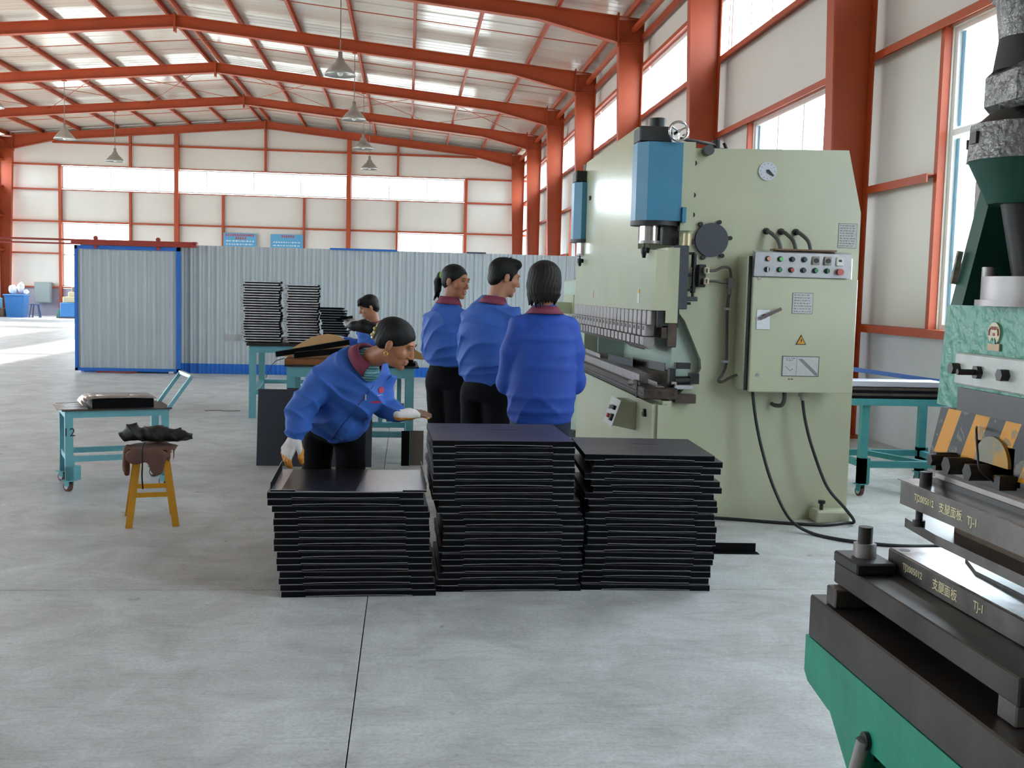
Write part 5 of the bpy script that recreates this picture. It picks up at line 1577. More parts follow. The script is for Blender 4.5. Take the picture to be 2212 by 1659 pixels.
# ================================================================== PEOPLE
class Field:
    """Signed distance field on a rectilinear grid; blended solids are sampled into it and turned into one closed surface."""
    def __init__(s, lo, hi, h, fine=()):
        s.ax = []
        for a in range(3):
            pts, x = [], lo[a]
            while x < hi[a]:
                pts.append(x)
                step = h
                for c, r, hf in fine:
                    if abs(x - c[a]) < r:
                        step = min(step, hf)
                x += step
            s.ax.append(np.array(pts, dtype=np.float32))
        s.F = np.full([len(a) for a in s.ax], 9.0, dtype=np.float32)

    def _sub(s, lo, hi, pad):
        sl = tuple(slice(max(0, int(np.searchsorted(s.ax[a], lo[a] - pad))), int(np.searchsorted(s.ax[a], hi[a] + pad))) for a in range(3))
        X, Y, Z = s.ax[0][sl[0]][:, None, None], s.ax[1][sl[1]][None, :, None], s.ax[2][sl[2]][None, None, :]
        return sl, X, Y, Z

    def _join(s, sl, d, k, op):
        A = s.F[sl]
        if A.size == 0:
            return
        if op == 'sub':
            d = -d
            h = np.clip(.5 - .5 * (d - A) / k, 0, 1)
            s.F[sl] = A * h + d * (1 - h) + k * h * (1 - h)
        else:
            h = np.clip(.5 + .5 * (A - d) / k, 0, 1)
            s.F[sl] = A * (1 - h) + d * h - k * h * (1 - h)

    def cone(s, a, b, ra, rb, k=.01, op='add'):
        a, b = np.array(a, float), np.array(b, float)
        R = max(ra, rb)
        sl, X, Y, Z = s._sub(np.minimum(a, b) - R, np.maximum(a, b) + R, k * 2 + .05)
        u = b - a
        L2 = max(float(u @ u), 1e-9)
        px, py, pz = X - a[0], Y - a[1], Z - a[2]
        t = np.clip((px * u[0] + py * u[1] + pz * u[2]) / L2, 0, 1)
        d = np.sqrt((px - t * u[0]) ** 2 + (py - t * u[1]) ** 2 + (pz - t * u[2]) ** 2) - (ra + (rb - ra) * t)
        s._join(sl, d, k, op)

    def chain(s, pts, rs, k=.01, op='add'):
        for i in range(len(pts) - 1):
            s.cone(pts[i], pts[i + 1], rs[i], rs[i + 1], k, op)

    def ell(s, c, r, M=None, k=.01, op='add'):
        c, r = np.array(c, float), np.array(r, float)
        M = np.eye(3) if M is None else np.array(M, float)
        R = np.abs(M) @ r
        sl, X, Y, Z = s._sub(c - R, c + R, k * 2 + .05)
        px, py, pz = X - c[0], Y - c[1], Z - c[2]
        q = [(px * M[0, i] + py * M[1, i] + pz * M[2, i]) for i in range(3)]
        k0 = np.sqrt(sum((q[i] / r[i]) ** 2 for i in range(3)))
        k1 = np.sqrt(sum((q[i] / r[i] ** 2) ** 2 for i in range(3)))
        d = k0 * (k0 - 1) / np.maximum(k1, 1e-6)
        s._join(sl, d, k, op)

    def loft(s, pts, rx, ry, right, k=.02, cap=.035):
        """Elliptical trunk through pts; right is the wide direction, rx / ry the half widths."""
        P = [np.array(p, float) for p in pts]
        for i in range(len(P) - 1):
            a, b = P[i], P[i + 1]
            R = max(rx[i], rx[i + 1], ry[i], ry[i + 1])
            sl, X, Y, Z = s._sub(np.minimum(a, b) - R, np.maximum(a, b) + R, k * 2 + .05)
            u = b - a
            L = np.linalg.norm(u)
            u = u / L
            r = np.array(right, float)
            r = r - u * (r @ u)
            r /= np.linalg.norm(r)
            f = np.cross(u, r)
            px, py, pz = X - a[0], Y - a[1], Z - a[2]
            tt = px * u[0] + py * u[1] + pz * u[2]
            t = np.clip(tt / L, 0, 1)
            q0 = px * r[0] + py * r[1] + pz * r[2]
            q1 = px * f[0] + py * f[1] + pz * f[2]
            ex = np.abs(tt - t * L)
            A, B = rx[i] + (rx[i + 1] - rx[i]) * t, ry[i] + (ry[i + 1] - ry[i]) * t
            C = cap
            k0 = np.sqrt((q0 / A) ** 2 + (q1 / B) ** 2 + (ex / C) ** 2)
            k1 = np.sqrt((q0 / A ** 2) ** 2 + (q1 / B ** 2) ** 2 + (ex / C ** 2) ** 2)
            d = k0 * (k0 - 1) / np.maximum(k1, 1e-6)
            s._join(sl, d, k, 'add')

    def folds(s, amp, seed=0, scale=1.0, where=None):
        X, Y, Z = s.ax[0][:, None, None], s.ax[1][None, :, None], s.ax[2][None, None, :]
        r = random.Random(seed)
        p = [r.uniform(0, 6) for _ in range(6)]
        def ridge(ph):
            return (1 - np.abs(np.sin(ph))) ** 2
        n = ridge(scale * 24 * (.62 * X + .30 * Y + .72 * Z) + 1.6 * np.sin(9 * Y + 7 * Z + p[0]) + p[1]) * np.clip(.3 + np.sin(9 * (Z - .5 * X) + 1.2 * np.sin(8 * X + p[2]) + p[3]), 0, 1)
        n = n + ridge(scale * 27 * (.75 * Z - .60 * X + .25 * Y) + 1.4 * np.sin(10 * X - 8 * Y + p[4])) * np.clip(.3 + np.sin(8 * X + 10 * Z + 6 * Y + p[5]), 0, 1)
        n = .35 - 1.25 * n
        a = amp if where is None else amp * where(X, Y, Z)
        s.F += (a * n).astype(np.float32)

    def strands(s, amp, M, c):
        X, Y, Z = s.ax[0][:, None, None] - c[0], s.ax[1][None, :, None] - c[1], s.ax[2][None, None, :] - c[2]
        a = X * M[0][0] + Y * M[1][0] + Z * M[2][0]
        b = X * M[0][1] + Y * M[1][1] + Z * M[2][1]
        z = X * M[0][2] + Y * M[1][2] + Z * M[2][2]
        an = np.arctan2(a, b)
        s.F += (amp * (np.sin(an * 34 + 3 * np.sin(z * 30)) + .6 * np.sin(an * 71 + 9 * z))).astype(np.float32)

    def surface(s, name, mats, parent=None, origin=(0, 0, 0), mat_fn=None):
        F = s.F
        S = F < 0
        c8 = [S[i:S.shape[0] - 1 + i, j:S.shape[1] - 1 + j, k:S.shape[2] - 1 + k] for i in (0, 1) for j in (0, 1) for k in (0, 1)]
        an, al = c8[0].copy(), c8[0].copy()
        for q in c8[1:]:
            an |= q
            al &= q
        act = an & ~al
        I = np.argwhere(act)
        idm = np.full(act.shape, -1, dtype=np.int64)
        idm[act] = np.arange(len(I))
        acc = np.zeros((len(I), 3))
        cnt = np.zeros(len(I))
        cor = [(i, j, k) for i in (0, 1) for j in (0, 1) for k in (0, 1)]
        for a in cor:
            for ax in range(3):
                if a[ax] == 0:
                    b = list(a)
                    b[ax] = 1
                    ia, ib = I + a, I + b
                    fa, fb = F[ia[:, 0], ia[:, 1], ia[:, 2]], F[ib[:, 0], ib[:, 1], ib[:, 2]]
                    m = (fa < 0) != (fb < 0)
                    t = np.where(m, fa / np.where(m, fa - fb, 1), 0)
                    for d in range(3):
                        pa, pb = s.ax[d][ia[:, d]], s.ax[d][ib[:, d]]
                        acc[:, d] += np.where(m, pa + (pb - pa) * t, 0)
                    cnt += m
        V = acc / np.maximum(cnt, 1)[:, None]
        quads = []
        for ax in range(3):
            o1, o2 = [d for d in range(3) if d != ax]
            sa = [slice(1, -1)] * 3
            sb = [slice(1, -1)] * 3
            sa[ax], sb[ax] = slice(0, -1), slice(1, None)
            A, B = S[tuple(sa)], S[tuple(sb)]
            E = np.argwhere(A != B)
            if len(E) == 0:
                continue
            inside_first = A[E[:, 0], E[:, 1], E[:, 2]]
            base = E.copy()
            base[:, o1] += 1
            base[:, o2] += 1
            def cell(d1, d2):
                q = base.copy()
                q[:, o1] += d1
                q[:, o2] += d2
                return idm[q[:, 0], q[:, 1], q[:, 2]]
            Q = np.stack([cell(-1, -1), cell(0, -1), cell(0, 0), cell(-1, 0)], 1)
            flip = inside_first if ax != 1 else ~inside_first
            Q[~flip] = Q[~flip][:, ::-1]
            quads.append(Q)
        Q = np.concatenate(quads)
        Q = Q[(Q >= 0).all(1)]
        # two light smoothing passes
        for _ in range(2):
            sm = np.zeros_like(V)
            cn = np.zeros(len(V))
            for a, b in ((0, 1), (1, 2), (2, 3), (3, 0)):
                np.add.at(sm, Q[:, a], V[Q[:, b]])
                np.add.at(sm, Q[:, b], V[Q[:, a]])
                np.add.at(cn, Q[:, a], 1)
                np.add.at(cn, Q[:, b], 1)
            V = V * .6 + .4 * sm / np.maximum(cn, 1)[:, None]
        me = bpy.data.meshes.new(name)
        me.vertices.add(len(V))
        me.vertices.foreach_set('co', (V - np.array(origin)).astype(np.float32).ravel())
        me.loops.add(Q.size)
        me.loops.foreach_set('vertex_index', Q.ravel().astype(np.int32))
        me.polygons.add(len(Q))
        me.polygons.foreach_set('loop_start', np.arange(0, Q.size, 4, dtype=np.int32))
        me.polygons.foreach_set('use_smooth', np.ones(len(Q), dtype=bool))
        for m in (mats if isinstance(mats, (list, tuple)) else [mats]):
            me.materials.append(m)
        if mat_fn is not None:
            me.polygons.foreach_set('material_index', mat_fn(V[Q].mean(1)).astype(np.int32))
        me.update(calc_edges=True)
        me.validate()
        return link(name, me, parent)

def frame(fwd, up=(0, 0, 1)):
    """Columns right, forward, up."""
    f = Vector(fwd).normalized()
    r = f.cross(Vector(up)).normalized()
    u = r.cross(f)
    return np.array([[r.x, f.x, u.x], [r.y, f.y, u.y], [r.z, f.z, u.z]])

SKIN = mat('skin', (176, 122, 92), .5, var=.06, vscale=20)
SKIN_F = mat('skin_tanned', (168, 110, 78), .48, var=.06, vscale=20)
HAIR = mat('black_hair', (12, 10, 11), .5, spec=.25, var=.3, vscale=30, stretch=(8, 8, 1), bump=.35, bscale=60)
HAIR_B = mat('dark_brown_hair', (22, 16, 14), .5, spec=.25, var=.3, vscale=30, stretch=(8, 8, .6), bump=.4, bscale=60)
JACKET = mat('blue_work_jacket', (50, 96, 180), .72, var=.06, vscale=4, bump=.12, bscale=16)
JACKET2 = mat('royal_blue_jacket', (32, 74, 168), .72, var=.06, vscale=4, bump=.12, bscale=16)
COLLAR = mat('maroon_collar', (128, 52, 76), .75)
BLACKCLOTH = mat('black_trousers', (11, 11, 16), .9, spec=.2, var=.15, vscale=6)
DENIM = mat('dark_denim', (30, 38, 60), .8, var=.12, vscale=9)
SHOE = mat('dark_shoe', (34, 32, 34), .5)
GLOVE = mat('white_cotton_glove', (212, 206, 202), .8, var=.08, vscale=30)
GLOVEPALM = mat('orange_rubber_palm', (214, 140, 54), .55, var=.12, vscale=20)
GLOVEDIRTY = mat('dirty_glove', (112, 82, 66), .7, var=.25, vscale=22)
LIPS = mat('lips', (150, 84, 74), .45)
EYEDARK = mat('eye_dark', (28, 22, 20), .3)
EYEWHITE = mat('eye_white', (214, 206, 198), .35)
TEETH = mat('teeth', (232, 226, 214), .35)

def head(F, c, M, neck, k=.012, woman=True):
    c = np.array(c, float)
    L = lambda p: c + M @ np.array(p, float)
    w = .96 if woman else 1.03
    F.ell(L((0, -.018, .035)), (.074 * w, .094, .084), M, k)
    F.ell(L((0, .024, -.005)), (.063 * w, .066, .090), M, k)
    F.ell(L((0, .030, -.066)), (.050 * w, .055, .046), M, k)
    F.ell(L((0, .070, -.098)), (.020 if woman else .024, .018, .016), M, k)
    for s in (-1, 1):
        F.ell(L((s * .041, .056, -.020)), (.026, .026, .026), M, k)
        F.ell(L((s * .078 * w, -.012, -.004)), (.009, .019, .031), M, .006)
        F.ell(L((s * .031, .106, .013)), (.020, .016, .011), M, .008, 'sub')
        F.ell(L((s * .011, .094, -.031)), (.009, .011, .008), M, .005)
    F.cone(L((-.038, .080, .031)), L((.038, .080, .031)), .011, .011, .012)
    F.cone(L((0, .086, .020)), L((0, .106 if woman else .109, -.027)), .0075, .0098 if woman else .0115, .007)
    F.cone(L((-.018, .086, -.057)), L((.018, .086, -.057)), .0065, .0065, .006)
    F.cone(L((-.015, .085, -.069)), L((.015, .085, -.069)), .0070, .0070, .006)
    F.cone(L((0, -.022, -.05)), neck, .050 if woman else .056, .056 if woman else .062, .025)

def face(root, c, M, woman=True, smile=False, lip=LIPS):
    """Eyes, brows and lips as parts of the person; M columns right, forward, up."""
    c = Vector(c)
    L = lambda x, y, z: c + Vector(M @ np.array((x, y, z), float))
    o = Vector(root.location)
    for s in (-1, 1):
        e = MB()
        e.tube([L(s * (.031 + d), y, z) - o for d, y, z in ((-.013, .0835, .011), (-.006, .0875, .0145), (.003, .0875, .0155), (.013, .081, .013))], [.0012, .0022, .0024, .0012], 6)
        e.build('eyelid_line', EYEDARK, root)
        b = MB()
        b.tube([L(s * (.031 + d), y, z) - o for d, y, z in ((-.016, .0905, .033), (-.006, .0915, .037), (.008, .0875, .038), (.02, .077, .033))], [.0016, .0028, .0026, .001], 6)
        b.build('eyebrow', HAIR, root)
        w = MB()
        w.tube([L(s * (.031 + d), y, .0115) - o for d, y in ((-.009, .0850), (0, .0868), (.009, .083))], [.001, .003, .001], 6)
        w.build('eye', EYEWHITE, root)
        MB().tube([L(s * .031 - .003, .0878, .0115) - o, L(s * .031 + .003, .0878, .0115) - o], .0032, 8).build('iris', EYEDARK, root)
    m = MB()
    wd = .026 if smile else .019
    lift = .006 if smile else 0
    m.tube([L(x, y, z) - o for x, y, z in ((-wd, .080, -.060 + lift), (-.009, .0895, -.057), (0, .0905, -.0585), (.009, .0895, -.057), (wd, .080, -.060 + lift))], [.001, .004, .0036, .004, .001], 6)
    m.tube([L(x, y, z) - o for x, y, z in ((-wd * .9, .080, -.063 + lift), (-.008, .0885, -.0705), (0, .0895, -.0715), (.008, .0885, -.0705), (wd * .9, .080, -.063 + lift))], [.001, .0042, .0045, .0042, .001], 6)
    m.build('lips', lip, root)
    if smile:
        MB().tube([L(x, y, z) - o for x, y, z in ((-.016, .0875, -.062), (0, .0915, -.0645), (.016, .0875, -.062))], [.0015, .0036, .0015], 6).build('teeth', TEETH, root)

def hand(F, w, d, n, side, curl=(.3, .4, .3), s=1.0, grow=0.0, spread=.06, thumb=(.5, .3)):
    """Palm, four fingers and thumb. w wrist, d finger direction, n back of the hand, side the direction towards the thumb."""
    w, d, n = Vector(w), Vector(d).normalized(), Vector(n).normalized()
    n = (n - d * n.dot(d)).normalized()
    t = d.cross(n)
    if t.dot(Vector(side)) < 0:
        t = -t
    g = grow
    offs = (.030, .010, -.010, -.028)
    lens = (.074, .082, .076, .060)
    rad = (.0092, .0095, .009, .0078)
    tips = []
    for i in range(4):
        kn = w + d * (.088 - .004 * abs(i - 1)) * s + t * offs[i] * s
        F.cone(w + t * offs[i] * .55 * s + d * .012, kn, .016 * s + g, .0125 * s + g, .012)
        dirv = (d + t * spread * (1.5 - i)).normalized()
        p = kn
        a = 0
        for j, fr in enumerate((.44, .31, .25)):
            a += curl[j] * (1 + .1 * i)
            v = dirv * math.cos(a) - n * math.sin(a)
            q = p + v * lens[i] * fr * s
            r0 = rad[i] * (1 - .1 * j) * s + g
            F.cone(p, q, r0, r0 * .92, .004)
            p = q
        tips.append(p)
    b = w + d * .022 * s + t * .026 * s - n * .006
    p1 = b + (d * .55 + t * .75 - n * .25).normalized() * .040 * s
    v = (d * math.cos(thumb[0]) + t * .35 - n * math.sin(thumb[0])).normalized()
    p2 = p1 + v * .032 * s
    v2 = (d * math.cos(thumb[0] + thumb[1]) + t * .1 - n * math.sin(thumb[0] + thumb[1])).normalized()
    p3 = p2 + v2 * .028 * s
    F.chain([b, p1, p2, p3], [.017 * s + g, .0125 * s + g, .0108 * s + g, .009 * s + g], .008)
    return tips

def collar(root, c, up, fwd, r, h, gap, spread=.02, m=COLLAR):
    """Turned-down jacket collar: an open ring round the neck, points at the front."""
    c, up, f = Vector(c), Vector(up).normalized(), Vector(fwd)
    f = (f - up * f.dot(up)).normalized()
    rt = f.cross(up)
    o = Vector(root.location)
    n = 22
    b = MB()
    rows = []
    for k in range(n + 1):
        a = gap + (2 * math.pi - 2 * gap) * k / n
        e = f * math.cos(a) + rt * math.sin(a)
        fr = abs(k / n - .5) * 2
        drop = .018 + .030 * fr ** 3
        rows.append([c + e * (r - .004) - up * .01 - o, c + e * r + up * h - o, c + e * (r + .008) + up * (h + .003) - o, c + e * (r + spread) - up * drop * (1 + .0) - o, c + e * (r + spread - .005) - up * (drop + .004) - o])
    vs = [p for row in rows for p in row]
    q = len(rows[0])
    fs = [(k * q + j, (k + 1) * q + j, (k + 1) * q + j + 1, k * q + j + 1) for k in range(n) for j in range(q - 1)]
    b.add(vs, fs, 0, True)
    ob = b.build('collar', m, root)
    md = ob.modifiers.new('thickness', 'SOLIDIFY')
    md.thickness = .004
    return ob

def shoes(root, feet, fwd):
    o = root.location
    for p in feet:
        M = frame(fwd)
        F = Field((p[0] - .2, p[1] - .2, -.0), (p[0] + .2, p[1] + .2, .16), .008)
        c = np.array((p[0], p[1], .045)) + M @ np.array((0, .05, 0))
        F.ell(c, (.045, .13, .042), M, .01)
        F.ell(np.array((p[0], p[1], .075)), (.042, .06, .05), M, .02)
        F.F = np.maximum(F.F, (.003 - F.ax[2])[None, None, :])
        F.surface('shoe', SHOE, root, o)

def person(label, base, group='workers in blue jackets'):
    return thing('person', label, 'person', base, group=group)
SUBJ = 'workers in blue jackets'

# ------------------------------------------------------------ woman with her back to the camera, bobbed hair
def worker_bob():
    p = person('person seen from behind with bobbed dark hair and long royal blue jacket', (.81, 6.45, 0))
    o = p.location
    M = frame((.28, .95, -.12))
    hc = (.812, 6.445, 1.575)
    B = Field((.50, 6.2, 0), (1.12, 6.98, 1.74), .011, (((hc[0], hc[1], hc[2]), .13, .006), ((.70, 6.78, .97), .07, .007)))
    head(B, hc, M, (.815, 6.44, 1.37))
    B.loft([(.815, 6.44, 1.40), (.815, 6.44, 1.33), (.81, 6.45, 1.1), (.81, 6.45, .90)], [.06, .14, .13, .14], [.05, .08, .09, .10], (1, -.05, 0))
    for s, sh, el, wr, ft in ((-1, (.655, 6.43, 1.325), (.605, 6.50, 1.03), (.68, 6.74, .97), (.73, 6.46, .06)), (1, (.98, 6.46, 1.325), (1.03, 6.53, 1.03), (.97, 6.76, .97), (.90, 6.46, .06))):
        B.chain([sh, el, wr], [.036, .036, .026], .02)
        hand(B, wr, (.05 - .25 * s, .93, -.1), (0, 0, 1), (-s, 0, 0))
        B.chain([(.81 + .075 * s, 6.46, .88), (.81 + .08 * s, 6.45, .48), ft], [.08, .05, .035], .03)
    B.surface('body', SKIN_F, p, o)
    J = Field((.50, 6.22, .70), (1.14, 6.80, 1.47), .0075)
    J.loft([(.81, 6.45, .752), (.81, 6.45, .79), (.81, 6.45, .815), (.81, 6.45, .90), (.812, 6.45, 1.08), (.815, 6.445, 1.25), (.815, 6.44, 1.35), (.815, 6.44, 1.43)],
           [.183, .187, .198, .206, .193, .19, .165, .075], [.135, .14, .152, .158, .142, .125, .095, .065], (1, -.05, 0), .02)
    J.chain([(.665, 6.435, 1.315), (.628, 6.47, 1.16), (.610, 6.52, .97), (.655, 6.66, .95), (.68, 6.735, .965)], [.066, .068, .066, .056, .042], .03)
    J.chain([(.965, 6.455, 1.315), (1.0, 6.49, 1.16), (1.018, 6.54, .97), (.985, 6.68, .95), (.97, 6.755, .965)], [.066, .068, .066, .056, .042], .03)
    J.folds(.0055, 3, .8)
    J.surface('jacket', JACKET2, p, o)
    collar(p, (.815, 6.44, 1.415), (0, 0, 1), (.2, 1, 0), .064, .022, .5, .052)
    T = Field((.58, 6.26, .05), (1.05, 6.66, .86), .010)
    T.loft([(.81, 6.455, .83), (.81, 6.455, .72)], [.165, .175], [.12, .125], (1, 0, 0), .02)
    for s in (-1, 1):
        T.chain([(.81 + .085 * s, 6.46, .74), (.81 + .088 * s, 6.45, .46), (.81 + .088 * s, 6.465, .09)], [.098, .078, .068], .03)
    T.folds(.003, 5)
    T.surface('trousers', DENIM, p, o)
    shoes(p, ((.725, 6.46), (.90, 6.46)), (.1, 1, 0))
    H = Field((.66, 6.29, 1.38), (.97, 6.62, 1.73), .0055)
    c = np.array(hc)
    L = lambda q: c + M @ np.array(q, float)
    H.ell(L((0, -.020, .042)), (.098, .108, .090), M, .02)
    H.ell(L((0, -.035, -.025)), (.104, .092, .092), M, .03)
    r = random.Random(4)
    for k in range(26):                                # ragged lower ends of the bob
        a = -2.5 + 5.0 * k / 25
        e = (math.sin(a) * .084, -math.cos(a) * .074 - .028)
        H.cone(L((e[0], e[1], -.07)), L((e[0] * r.uniform(.72, 1.0), e[1] * r.uniform(.8, 1.0), -.128 - r.uniform(0, .04) + .02 * abs(math.sin(a)))), .017, .004, .008)
    H.ell(L((0, .10, -.035)), (.066, .075, .10), M, .02, 'sub')
    H.strands(.0016, M, hc)
    H.surface('hair', HAIR_B, p, o)
    face(p, hc, M)
    return p
worker_bob()

# ------------------------------------------------------------ man in profile
def worker_man():
    p = person('person in profile with short upswept black hair and blue jacket, tallest of those standing', (.53, 7.16, 0))
    o = p.location
    M = frame((.93, .28, -.22))
    hc = (.632, 7.15, 1.605)
    rt = (.8, -.6, 0)
    B = Field((.25, 6.85, 0), (1.12, 7.75, 1.78), .012, ((hc, .135, .0055),))
    head(B, hc, M, (.565, 7.15, 1.39), woman=False)
    B.loft([(.56, 7.15, 1.43), (.555, 7.15, 1.35), (.53, 7.16, 1.15), (.53, 7.16, .95)], [.06, .15, .14, .14], [.05, .08, .09, .10], rt)
    sR, sL = (.675, 7.06, 1.335), (.44, 7.245, 1.335)
    for sh, el, wr in ((sR, (.735, 7.08, 1.08), (.93, 7.24, 1.02)), (sL, (.45, 7.36, 1.07), (.68, 7.50, 1.02))):
        B.chain([sh, el, wr], [.04, .038, .03], .02)
        hand(B, wr, (.75, .6, -.15), (0, 0, 1), (-.6, .75, 0))
    for s, ft in ((1, (.615, 7.10, .06)), (-1, (.455, 7.22, .06))):
        B.chain([(.53 + .07 * s, 7.16 - .05 * s, .9), (.53 + .08 * s, 7.16 - .05 * s, .48), ft], [.08, .05, .035], .03)
    B.surface('body', SKIN, p, o)
    J = Field((.28, 6.88, .88), (1.02, 7.66, 1.50), .0075)
    J.loft([(.53, 7.16, .93), (.53, 7.16, .965), (.527, 7.16, .985), (.52, 7.16, 1.06), (.518, 7.155, 1.2), (.535, 7.15, 1.31), (.553, 7.15, 1.40), (.565, 7.15, 1.475)],
           [.165, .168, .185, .198, .195, .19, .16, .068], [.128, .13, .148, .158, .152, .13, .10, .065], rt, .02)
    J.chain([(.685, 7.055, 1.34), (.715, 7.05, 1.2), (.74, 7.085, 1.06), (.84, 7.17, 1.03), (.92, 7.235, 1.02)], [.07, .07, .068, .058, .042], .03)
    J.chain([(.43, 7.25, 1.34), (.42, 7.30, 1.2), (.45, 7.37, 1.05), (.56, 7.44, 1.03), (.67, 7.495, 1.02)], [.07, .07, .066, .058, .042], .03)
    J.folds(.012, 8)
    J.surface('jacket', JACKET, p, o)
    collar(p, (.567, 7.15, 1.455), (.1, .02, 1), (.75, .6, 0), .064, .028, .55, .040)
    S = Field((.58, 7.06, 1.34), (.74, 7.30, 1.50), .006)
    S.ell((.615, 7.185, 1.42), (.045, .045, .05), None, .01)
    S.surface('shirt', mat('pale_shirt', (206, 202, 196), .8), p, o)
    T = Field((.30, 6.92, .05), (.80, 7.42, 1.0), .010)
    T.loft([(.53, 7.16, .965), (.53, 7.16, .82)], [.15, .165], [.115, .125], rt, .02)
    for s in (-1, 1):
        T.chain([(.53 + .07 * s, 7.16 - .05 * s, .84), (.53 + .075 * s, 7.16 - .05 * s, .48), (.53 + .08 * s, 7.16 - .055 * s, .09)], [.10, .082, .07], .03)
    T.folds(.003, 15)
    T.surface('trousers', BLACKCLOTH, p, o)
    shoes(p, ((.61, 7.105), (.45, 7.215)), (.6, .8, 0))
    H = Field((.48, 6.99, 1.5), (.80, 7.31, 1.80), .005)
    c = np.array(hc)
    L = lambda q: c + M @ np.array(q, float)
    H.ell(L((0, -.022, .045)), (.084, .098, .088), M, .015)
    H.ell(L((0, .045, .105)), (.066, .050, .034), M, .03)
    H.ell(L((0, -.065, -.015)), (.068, .045, .055), M, .02)
    r = random.Random(9)
    for k in range(34):                                # upswept tufts over the forehead and crown
        x, y = r.uniform(-.06, .06), r.uniform(-.06, .075)
        z = .125 - 6 * x * x - 3.0 * (y - .02) ** 2
        H.cone(L((x, y, z - .02)), L((x * 1.1, y + r.uniform(-.005, .022), z + r.uniform(.002, .018))), .014, .004, .008)
    for s in (-1, 1):
        H.cone(L((s * .073, .022, .03)), L((s * .073, .018, -.012)), .012, .007, .01)
        H.ell(L((s * .085, -.012, -.012)), (.02, .024, .032), M, .008, 'sub')
    H.ell(L((0, .105, -.015)), (.072, .060, .084), M, .012, 'sub')
    H.strands(.0012, M, hc)
    H.surface('hair', HAIR, p, o)
    face(p, hc, M, woman=False)
    return p
worker_man()

